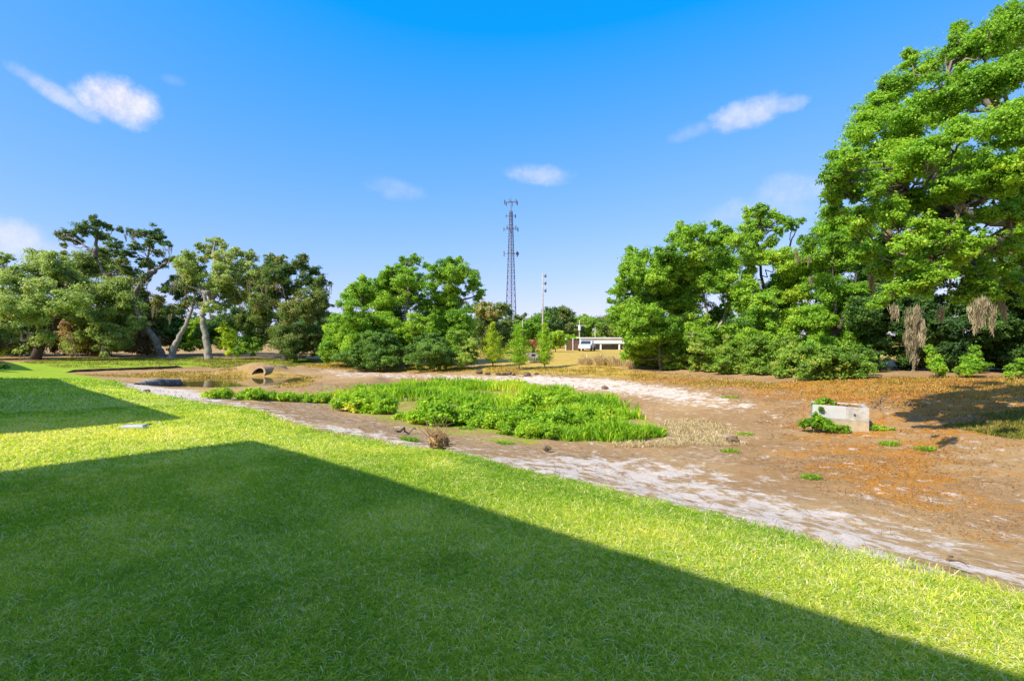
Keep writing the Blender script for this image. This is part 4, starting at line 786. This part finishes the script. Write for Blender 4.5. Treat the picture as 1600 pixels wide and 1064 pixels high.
box_plant('low green tuft at the right side of the concrete box', [(*_P(_L*.5 + a, b, BX['z'] + .05), r) for a, b, r in ((.15,.1,.13),(.32,.05,.12),(.48,.02,.08))], .07, 183, .4)

# ------------------------------------------------------------------ pipes
def culvert():
    b = at(402, 588, 34.6); ax = np.array([-.10, -1.0]); ax /= np.linalg.norm(ax); px_ = np.array([-ax[1], ax[0]]); ro, ri = .53, .42; cz = CZ - (573 - 532) / F * 34.6 - ro
    root = shape('culvert_pipe', 'open concrete culvert pipe sticking out of the bank above the water', 'culvert', None, None, (b[0], b[1], cz)); n = 28; a = np.arange(n) * 2 * math.pi / n; V = []
    for rad, back in ((ro, 3.0), (ro, 0), (ri, 0), (ri, 3.0)):
        for t in a:
            x, z = math.cos(t) * rad, math.sin(t) * rad; cut = .38 * (z / ro) if not back else 0     # end cut on the slant
            p = np.array(b[:2]) - px_ * x - ax * (back if back else .0 + cut); V.append((p[0], p[1], cz + z))
    k = np.arange(n); Q = np.concatenate([np.c_[i * n + k, i * n + (k + 1) % n, (i + 1) * n + (k + 1) % n, (i + 1) * n + k] for i in range(3)])
    mk('pipe_wall', V, Q, M['pipe'], root, None, False)
    q = np.array(b[:2]) - ax * .42; q2 = np.array(b[:2]) - ax * 2.9; m = MB(); m.tube([(q[0], q[1], cz), (q2[0], q2[1], cz), (q2[0] - ax[0] * .04, q2[1] - ax[1] * .04, cz)], [ri - .012, ri - .012, .01], 18, False); m.build('interior_shade', M['rubber_and_shade'], root)  # black liner: shade inside the culvert put into colour
culvert()
def half_pipe():
    a = G(212, 600); b = G(276, 601.5); root = shape('drain_pipe', 'dark drain pipe half buried in sand beside the lawn', 'pipe', None, None, tuple((a + b) / 2))
    p = curve(a + (0, .1, -.22), b + (0, .1, .02), 9, .03, .004); r = .27
    m = MB(); m.tube(p, r, 14, False); m.build('pipe_wall', M['pipe_dark'], root, True)
    m = MB(); m.tube([p[-1] - (.06, 0, 0), p[-1] + (.05, 0, -.005)], r + .03, 14, False); m.build('rim', M['pipe_dark'], root, True)
    m = MB(); m.tube([p[-1] - (.1, 0, 0), p[-1] - (.14, 0, 0)], r - .01, 14); m.build('interior_shade', M['rubber_and_shade'], root)  # black plug: the dark of the open end is painted in
    s = p[3]; o = MB().tube([s + (-.15, -.22, .35), s + (.02, -.34, .15), s + (.18, -.38, -.15)], [.035, .03, .02], 6).build('stick', M['pole_pale'], None, True); tag(o, 'short pale stick leaning on the half buried pipe', 'stick', 'sticks on the ground')
half_pipe()
# ------------------------------------------------------------------ small things on the ground
def sticks():
    global rng
    rng = np.random.default_rng(200)
    for i, (p, q, r, lb) in enumerate([((618,676),(650,674),.03,'dark brown stick on bare dirt left of the root ball'),((1362,630),(1385,637),.018,'fallen branch in the shade right behind the box'),((1375,626),(1402,634),.02,'grey fallen branch crossing in the shade'),((1395,640),(1450,634),.02,'long thin fallen branch in the tree shadow'),((1410,628),(1440,640),.02,'crooked fallen branch farther right in the tree shadow'),((1478,878),(1512,890),.022,'thin dark stick on pale sand at the lower right lawn edge'),((1366,634),(1378,641),.018,'short fallen branch nearest the box corner')]):
        a, b = G(*p), G(*q); pts_ = curve(a + (0, 0, .03), b + (0, 0, .05), 7, .03, .05); m = MB(); m.tube(pts_, np.linspace(r, r * .4, 7), 6)
        if i not in (0, 5):
            for k in (2, 3, 5): m.tube(curve(pts_[k], pts_[k] + rng.normal(size=3) * (.3, .3, .04) + (0, 0, .05), 4, .02, .05), np.linspace(r * .5, r * .2, 4), 5)
        o = m.build('stick', M['bark' if i in (1, 2) else 'wood_stick'], None, True); tag(o, lb, 'stick', 'sticks on the ground')
sticks()
def root_ball():
    global rng
    rng = np.random.default_rng(210); b = G(684, 706); c = b + (0, .12, .13); n = 1500; d = rng.normal(size=(n, 3)); d /= np.linalg.norm(d, axis=1)[:, None]
    m = MB()
    for i in range(240):
        q = d[i]; s = c + q * (.11, .11, .11); t = np.cross(q, rng.normal(size=3)); t /= np.linalg.norm(t); e = c + q * (.115, .115, .115) + t * .12 * rng.uniform(.4, 1.2)
        m.tube(curve(s - t * .1, e, 4, 0, .1), [.012, .011, .009, .005], 4, False)
    for i in range(80):
        q = d[i] * (1, 1, .5) + (.3, .3, .35); s = c + d[i] * .1; m.tube(curve(s, s + q / np.linalg.norm(q) * rng.uniform(.18, .42), 5, -.05, .08), [.006, .005, .004, .003, .002], 4, False)
    pr = np.array([math.cos(k) for k in range(3)]); th = np.linspace(0, math.pi, 8); core = [c + (0, 0, .11 * math.cos(t)) for t in th]; m.tube(core, [max(.01, .12 * math.sin(t)) for t in th], 10, False)
    o = m.build('root_ball', M['root'], None, True); tag(o, 'dry brown uprooted clump of roots and stems at the lawn edge', 'root ball')
root_ball()
def clods():
    for i, (px, py, s, lb) in enumerate([(748,583,.22,'dark dirt clod at left end of the row on the far bank'),(762,585,.17,'small dirt clod right of the first on the far bank'),(779,586,.17,'dirt clod below the cone shaped cypress'),(787,586,.2,'lumpy clod just right of the cone cypress'),(795,585,.22,'upright dark clod midway between two cypresses'),(803,586,.15,'little clod left of the bright cypress'),(824,587,.24,'dark clod right below the bright cypress'),(838,585,.14,'last small clod below the thin cypress'),(945,607,.15,'dark clump lying on the pale far sand'),(855,702,.08,'brown clod on the sand below the front mounds'),(1145,690,.14,'grey brown lump among the dead stems'),(230,612,.1,'small lump on the pale sand by the half buried pipe')]):
        r = np.random.default_rng(220 + i); b = G(px, py); th = np.linspace(0, math.pi, 7); V, Q = [], []; n = 10
        for a in th:
            for k in range(n):
                t = 2 * math.pi * k / n; rr = s * (1 + r.normal(0, .16)); V.append(b + (rr * math.sin(a) * math.cos(t) * 1.2, rr * math.sin(a) * math.sin(t), s * .25 + rr * .62 * math.cos(a)))
        for j in range(6):
            for k in range(n): Q.append((j * n + k, j * n + (k + 1) % n, (j + 1) * n + (k + 1) % n, (j + 1) * n + k))
        tag(mk('dirt_clod', V, Q, M['clod']), lb, 'dirt clod', 'dirt clods on the bank')
clods()
def leaf_pile():
    global rng
    rng = np.random.default_rng(240); b = G(745, 660); n = 900; a = rng.uniform(0, 6.28, n); rr = np.sqrt(rng.uniform(size=n)); x = b[0] + .75 * rr * np.cos(a); y = b[1] + .8 * rr * np.sin(a); z = ground(x, y) + .22 * (1 - rr ** 2) * rng.uniform(.3, 1, n)
    V, tt = leaves_at(np.c_[x, y, z], rng.normal(size=(n, 3)) * .5 + (0, 0, 1), rng.uniform(.07, .15, n), rng.uniform(.2, .9, n)); o = mk('leaf_pile', V, np.arange(4 * n).reshape(-1, 4), M['litter'], None, {'tint': tt}); tag(o, 'small heap of orange leaves between two green mounds', 'leaf pile')
leaf_pile()
def lawn_lid():
    b = G(209, 668); root = shape('valve_lid', 'flat white lid set in the lawn between two house shadows', 'utility lid', None, None, tuple(b))
    MB().box(b + (0, 0, .025), (.36, .20, .04), .25, .012).build('lid', M['skimmer'], root); MB().box(b + (0, 0, .005), (.40, .24, .04), .25, .01).build('frame', M['concrete'], root)
    o = b + (-.12, .24, .0); r = np.random.default_rng(3); m = MB(); m.box(o + (0, 0, -.005), (.5, .14, .05), .2, .02); tag(m.build('soil_patch', M['soil'], None), kind='structure')
lawn_lid()

# ------------------------------------------------------------------ communications tower
def tower():
    Y = 200.0; base = np.array([(798.5 - 800) / F * Y, Y, g1(-.4, Y)]); zt = CZ - (330 - 532) / F * Y; H = zt - base[2]
    root = shape('radio_tower', 'tall three legged lattice radio tower against the sky', 'tower', None, None, tuple(base)); ang = [math.radians(a) for a in (205, 275, -28)]; wb, wt = 2.55, .55
    def leg(k, f): w = wb + (wt - wb) * f; return base + (math.cos(ang[k]) * w, math.sin(ang[k]) * w, H * f)
    for k in range(3):
        m = MB(); m.tube([leg(k, f) for f in np.linspace(0, 1, 12)], np.linspace(.20, .15, 12), 6)
        for f in np.linspace(.02, .98, 46):   # step bolts and flanges
            p = leg(k, f); m.box(p, (.52, .52, .22))
        m.build('leg', M['steel'], root)
    m = MB(); N = 22
    for i in range(N):
        f0, f1 = i / N, (i + 1) / N
        for k in range(3):
            j = (k + 1) % 3; m.tube([leg(k, f0), leg(j, f1)], .045, 4, False); m.tube([leg(j, f0), leg(k, f1)], .045, 4, False); m.tube([leg(k, f1), leg(j, f1)], .05, 4, False)
    m.build('bracing', M['steel'], root)
    top = base + (0, 0, H); ztip = CZ - (307 - 532) / F * Y
    MB().tube([top, (top[0], top[1], ztip)], [.22, .06], 6).build('mast', M['steel'], root)
    for yy, w, n, hgt in ((315, 2.6, 6, 1.7), (337, 2.1, 3, 1.3), (358, 2.9, 5, 1.6), (396, 3.0, 3, 2.2)):
        z = CZ - (yy - 532) / F * Y; m = MB()
        for i in range(n):
            a = 2 * math.pi * (i + .3) / n; e = np.array([base[0] + math.cos(a) * w, Y + math.sin(a) * w, z - (.5 if yy == 315 else 0)]); m.tube([(base[0], Y, z), e], .09, 4); m.box(e, (.36, .24, hgt), a)
        m.build('antenna_array', M['steel'], root)
    m = MB(); z = CZ - (397 - 532) / F * Y; m.tube([(base[0] + 1.2, Y, z), (base[0] + 2.2, Y - .5, z)], .1, 4); m.tube([(base[0] + 2.2, Y - .5, z), (base[0] + 2.5, Y - .9, z)], [.3, .75], 12); m.build('dish_antenna', M['steel'], root)
tower()
def pole(label, px, py, top, Y, r, mat, arms=0, cross=False, lamp=False):
    b = stand(px, Y); zt = CZ - (top - 532) / F * Y; root = shape('utility_pole', label, 'pole', 'poles beyond the field', None, tuple(b)); xt = (px - 800) / F * Y
    MB().tube([b + (0, 0, -.3), b + (-.0, 0, (zt - b[2]) * .5), (b[0], b[1], zt)], [r, r * .85, r * .62], 10).build('shaft', M[mat], root, True)
    for i in range(arms):
        z = zt - .5 - i * 1.15; m = MB(); m.tube([(b[0], Y, z), (b[0] + .45, Y, z + .12)], .05, 6); m.build('bracket', M['pole'], root)
        m = MB(); pz = z + .1; m.tube([(b[0] + .42, Y, pz - .28), (b[0] + .42, Y, pz - .1), (b[0] + .42, Y, pz + .1), (b[0] + .42, Y, pz + .3)], [.12, .17, .17, .1], 8); m.build('insulator', M['insulator'], root)
    if cross: MB().box((b[0] + .25, Y, zt - .9), (1.6, .12, .14)).build('crossarm', M[mat], root); MB().tube([(b[0] - .05, Y - .3, zt - 1.7), (b[0] - .05, Y - .3, zt - .9)], .2, 10).build('transformer', M['pole_pale'], root)
    if lamp: MB().tube([(b[0], Y, zt), (b[0] + .5, Y, zt + .3), (b[0] + 1.4, Y, zt + .35)], .06, 6).build('lamp_arm', M[mat], root); MB().box((b[0] + 1.7, Y, zt + .3), (.7, .3, .15), 0, .04).build('lamp_head', M['insulator'], root)
pole('tall wooden utility pole with three insulators against the sky', 848, 545, 427, 80, .145, 'pole', arms=3)
pole('thin pale pole between the bright and thin cypress', 816.5, 545, 500, 84, .10, 'pole', lamp=True)
pole('short pale pole with crossarm left of the white building', 905.5, 545, 500, 84, .12, 'pole', cross=True)
pole('thin pale pole rising behind the white building roof', 930, 545, 511, 86, .09, 'pole')

# ------------------------------------------------------------------ low white building, fence and car
def building():
    Y = 76.0; x0, x1 = (907 - 800) / F * Y, (1175 - 800) / F * Y; z0 = g1(x0, Y) - .1; zr = CZ - (528.5 - 532) / F * Y; zf = CZ - (537 - 532) / F * Y; D = 9
    root = shape('low_building', 'long low white roofed building behind the dry field', 'building', None, None, ((x0 + x1) / 2, Y, z0)); L = x1 - x0; xc = (x0 + x1) / 2
    MB().box((xc, Y + 3.4 + (D - 3) / 2, (z0 + zr) / 2 - .1), (L - .6, D - 3, zr - z0 - .2)).build('wall', M['wall'], root)
    m = MB(); m.box((xc, Y + .06, (zf + zr) / 2), (L, .12, zr - zf), 0, .02); m.build('fascia', M['white'], root)
    MB().box((xc, Y + D / 2 + .2, zr + .05), (L + .3, D + .9, .12), 0, .02).build('roof', M['white'], root)
    for i in range(10):
        x = x0 + .25 + i * (L - .5) / 9; MB().box((x, Y + .2, (z0 + zf) / 2), (.22, .18, zf - z0)).build('post', M['white'], root)
    for i in range(9):
        x = x0 + 1.6 + i * (L - 3) / 8; zc = z0 + 1.3; f = MB().box((x, Y + 3.38, zc), (1.5, .08, 1.0)).build('window', M['white'], root); MB().box((x, Y + 3.33, zc), (1.34, .04, .84)).build('pane', M['glass'], f)
    # part kept one level below its window
    for o in [c for c in root.children if c.name.startswith('window')]: pass
building()
def fence():
    Y = 73.0; x0, x1 = (884 - 800) / F * Y, (906 - 800) / F * Y; z0 = g1(x0, Y); root = shape('wood_fence', 'dark brown board fence left of the white building', 'fence', None, None, ((x0 + x1) / 2, Y, z0)); m = MB(); n = 15; w = (x1 - x0) / n
    for i in range(n): m.box((x0 + (i + .5) * w, Y, z0 + .75), (w * .93, .03, 1.45 + .06 * ((i * 7) % 3 - 1)))
    m.build('board_panel', M['fence'], root)
    for k in range(3): MB().box((x0 + k * (x1 - x0) / 2, Y - .07, z0 + .85), (.12, .1, 1.8)).build('post', M['pole_pale'], root)
fence()
def car():
    Y = 70.0; xc = (917 - 800) / F * Y; z0 = g1(xc, Y); root = shape('parked_car', 'pale car parked in front of the white building', 'car', None, None, (xc, Y, z0)); prof = [(-2.1,.35),(-2.1,.78),(-1.2,.92),(-.6,1.38),(.7,1.42),(1.35,.95),(2.1,.85),(2.1,.35)]
    def ext(pr, w, y0): 
        n = len(pr); V = [(xc + a, Y + s * w + y0, z0 + b) for s in (-1, 1) for a, b in pr]; Q = [(i, (i + 1) % n, n + (i + 1) % n, n + i) for i in range(n)]; h = n // 2
        for o in (0, n): Q += [(o, o + 1, o + 2, o + 7), (o + 2, o + 5, o + 6, o + 7), (o + 2, o + 3, o + 4, o + 5)]
        return V, Q
    V, Q = ext(prof, .82, 0); mk('body', V, Q, plain('car_paint', (.50, .51, .52), .35, var=.05, scale=1), root)
    m = MB(); m.add([(xc - 1.0, Y - .826, z0 + .97), (xc + 1.15, Y - .826, z0 + .97), (xc + .65, Y - .826, z0 + 1.33), (xc - .55, Y - .826, z0 + 1.33)], [(0, 1, 2, 3)]); m.build('window', M['glass'], root)
    m = MB(); m.add([(xc - 1.17, Y - .70, z0 + .96), (xc - 1.17, Y + .70, z0 + .96), (xc - .65, Y + .62, z0 + 1.365), (xc - .65, Y - .62, z0 + 1.365)], [(0, 1, 2, 3)]); m.build('windshield', M['glass'], root)
    for a in (-1.3, 1.35):
        for s in (-1, 1):
            w = MB().tube([(xc + a, Y + s * .70, z0 + .33), (xc + a, Y + s * .88, z0 + .33)], .33, 16).build('wheel', M['rubber_and_shade'], root); MB().tube([(xc + a, Y + s * .87, z0 + .33), (xc + a, Y + s * .90, z0 + .33)], .19, 12).build('rim', M['chrome'], w)
    root.rotation_euler = (0, 0, R(72))
car()
def picnic_table():
    b = G(832, 566); s = .62; root = shape('picnic_table', 'small grey concrete table with benches behind the bright cypress', 'table', None, None, tuple(b)); x, y, z = b
    MB().box((x, y, z + .74), (.95, .7, .08), .1, .02).build('tabletop', M['concrete'], root)
    for k in (-1, 1):
        MB().box((x, y + k * .62, z + .44), (.95, .26, .07), .1, .02).build('bench', M['concrete'], root); MB().box((x + k * .3, y, z + .33), (.14, .9, .70), .1, .02).build('leg', M['concrete'], root)
picnic_table()
def dead_palm():
    global rng
    rng = np.random.default_rng(250); Y = 52.0; b = stand(833.5, Y); H = 1.5; root = shape('dead_palm', 'short palm with drooping orange dead fronds beyond the cypresses', 'palm', None, None, tuple(b)); MB().tube([b + (0, 0, -.1), b + (.02, 0, .8), b + (0, 0, H)], [.24, .17, .2], 9).build('trunk', M['bark'], root, True); V, Q, T = [], [], []; o = 0
    for i in range(60):
        a = rng.uniform(0, 6.28); L = rng.uniform(.6, 1.2); up = rng.uniform(-.2, .75); d = np.array([math.cos(a), math.sin(a), 0]); sd = np.array([-math.sin(a), math.cos(a), 0]); t0 = rng.uniform()
        for k in range(9):
            sp = (k - 4) / 4 * .9; dd = d * math.cos(sp) + sd * math.sin(sp); w = np.cross(dd, (0, 0, 1)) * .035; s = b + (0, 0, H) + d * .35 + (0, 0, up * .35)
            m_ = s + dd * L * .35 + (0, 0, .1 * up - .05); e = s + dd * L * .55 + (0, 0, -.45 + .5 * up); V += [s - w * .3, s + w * .3, m_ - w, m_ + w, e - w * .2, e + w * .2]; T += [t0] * 6; Q += [(o, o + 1, o + 3, o + 2), (o + 2, o + 3, o + 5, o + 4)]; o += 6
    mk('fronds', V, Q, M['dead_palm'], root, {'tint': T})
dead_palm()

# ------------------------------------------------------------------ houses behind the camera: their eaves throw the lawn shadows
def house(label, c0, c1, zE=5.6, seed=0):
    """c0, c1: shadow points of the two pond side eave corners on the lawn"""
    k = 1 / math.tan(R(SUN_EL)); e = []
    for c in (c0, c1): q = np.array(c[:2]) - SD * (zE - c[2]) * k; e.append(q)
    u = e[1] - e[0]; L = np.linalg.norm(u); u /= L; v = np.array([u[1], -u[0]])
    if v @ np.array([-.7, -.7]) < 0: v = -v
    D = 12.0; o = e[0]; z0 = g1(*(o + v * 2)) - .2; ov = .45; zg = zE
    def P3(a, b, z): p = o + u * a + v * b; return np.array([p[0], p[1], z])
    root = shape('house', label, 'house', 'houses along the lawn', None, tuple(P3(L / 2, D / 2, z0))); rz = math.atan2(u[1], u[0])
    MB().box(P3(L / 2, D / 2, (z0 + zE - .12) / 2), (L - 2 * ov, D - 2 * ov, zE - z0 - .12), rz).build('wall', M['stucco'], root)
    c = [P3(0, 0, zE), P3(L, 0, zE), P3(L, D, zE), P3(0, D, zE)]; r1, r2 = P3(D / 2, D / 2, zE + 2.4), P3(L - D / 2, D / 2, zE + 2.4); b = [p - (0, 0, .18) for p in c]
    mk('roof', c + [r1, r2] + b, [np.array([(0, 1, 5, 4), (2, 3, 4, 5), (0, 6, 7, 1), (1, 7, 8, 2), (2, 8, 9, 3), (3, 9, 6, 0), (6, 9, 8, 7)]), np.array([(1, 2, 5), (3, 0, 4)])], M['roof'], root)
    for fl in (1.3, 4.1):
        for a in np.linspace(2.2, L - 2.2, 4):
            w = MB().box(P3(a, ov - .03, z0 + .2 + fl), (1.5, .12, 1.3), rz).build('window', M['white'], root); MB().box(P3(a, ov - .1, z0 + .2 + fl), (1.3, .03, 1.1), rz).build('pane', M['glass'], w)
    MB().box(P3(L / 2, ov - .04, z0 + 1.25), (1.8, .14, 2.1), rz).build('door', M['white'], root)
_c1 = G(400, 690); _c2 = G(290, 655); _c3 = G(88, 592); _c4 = G(54, 579.5)
_u = (G(1600, 1064)[:2] - _c1[:2]); _u /= np.linalg.norm(_u)
house('two storey stucco house behind the camera casting the near lawn shadow', _c1, np.r_[_c1[:2] + _u * 22, _c1[2]])
house('second stucco house off the left edge casting the far lawn shadow', _c3, _c2)
_w = (_c4[:2] - _c3[:2]); _w = -_u
house('third stucco house off the left edge casting the farthest shadow', np.r_[_c4[:2] + _w * 18, _c4[2]], _c4)
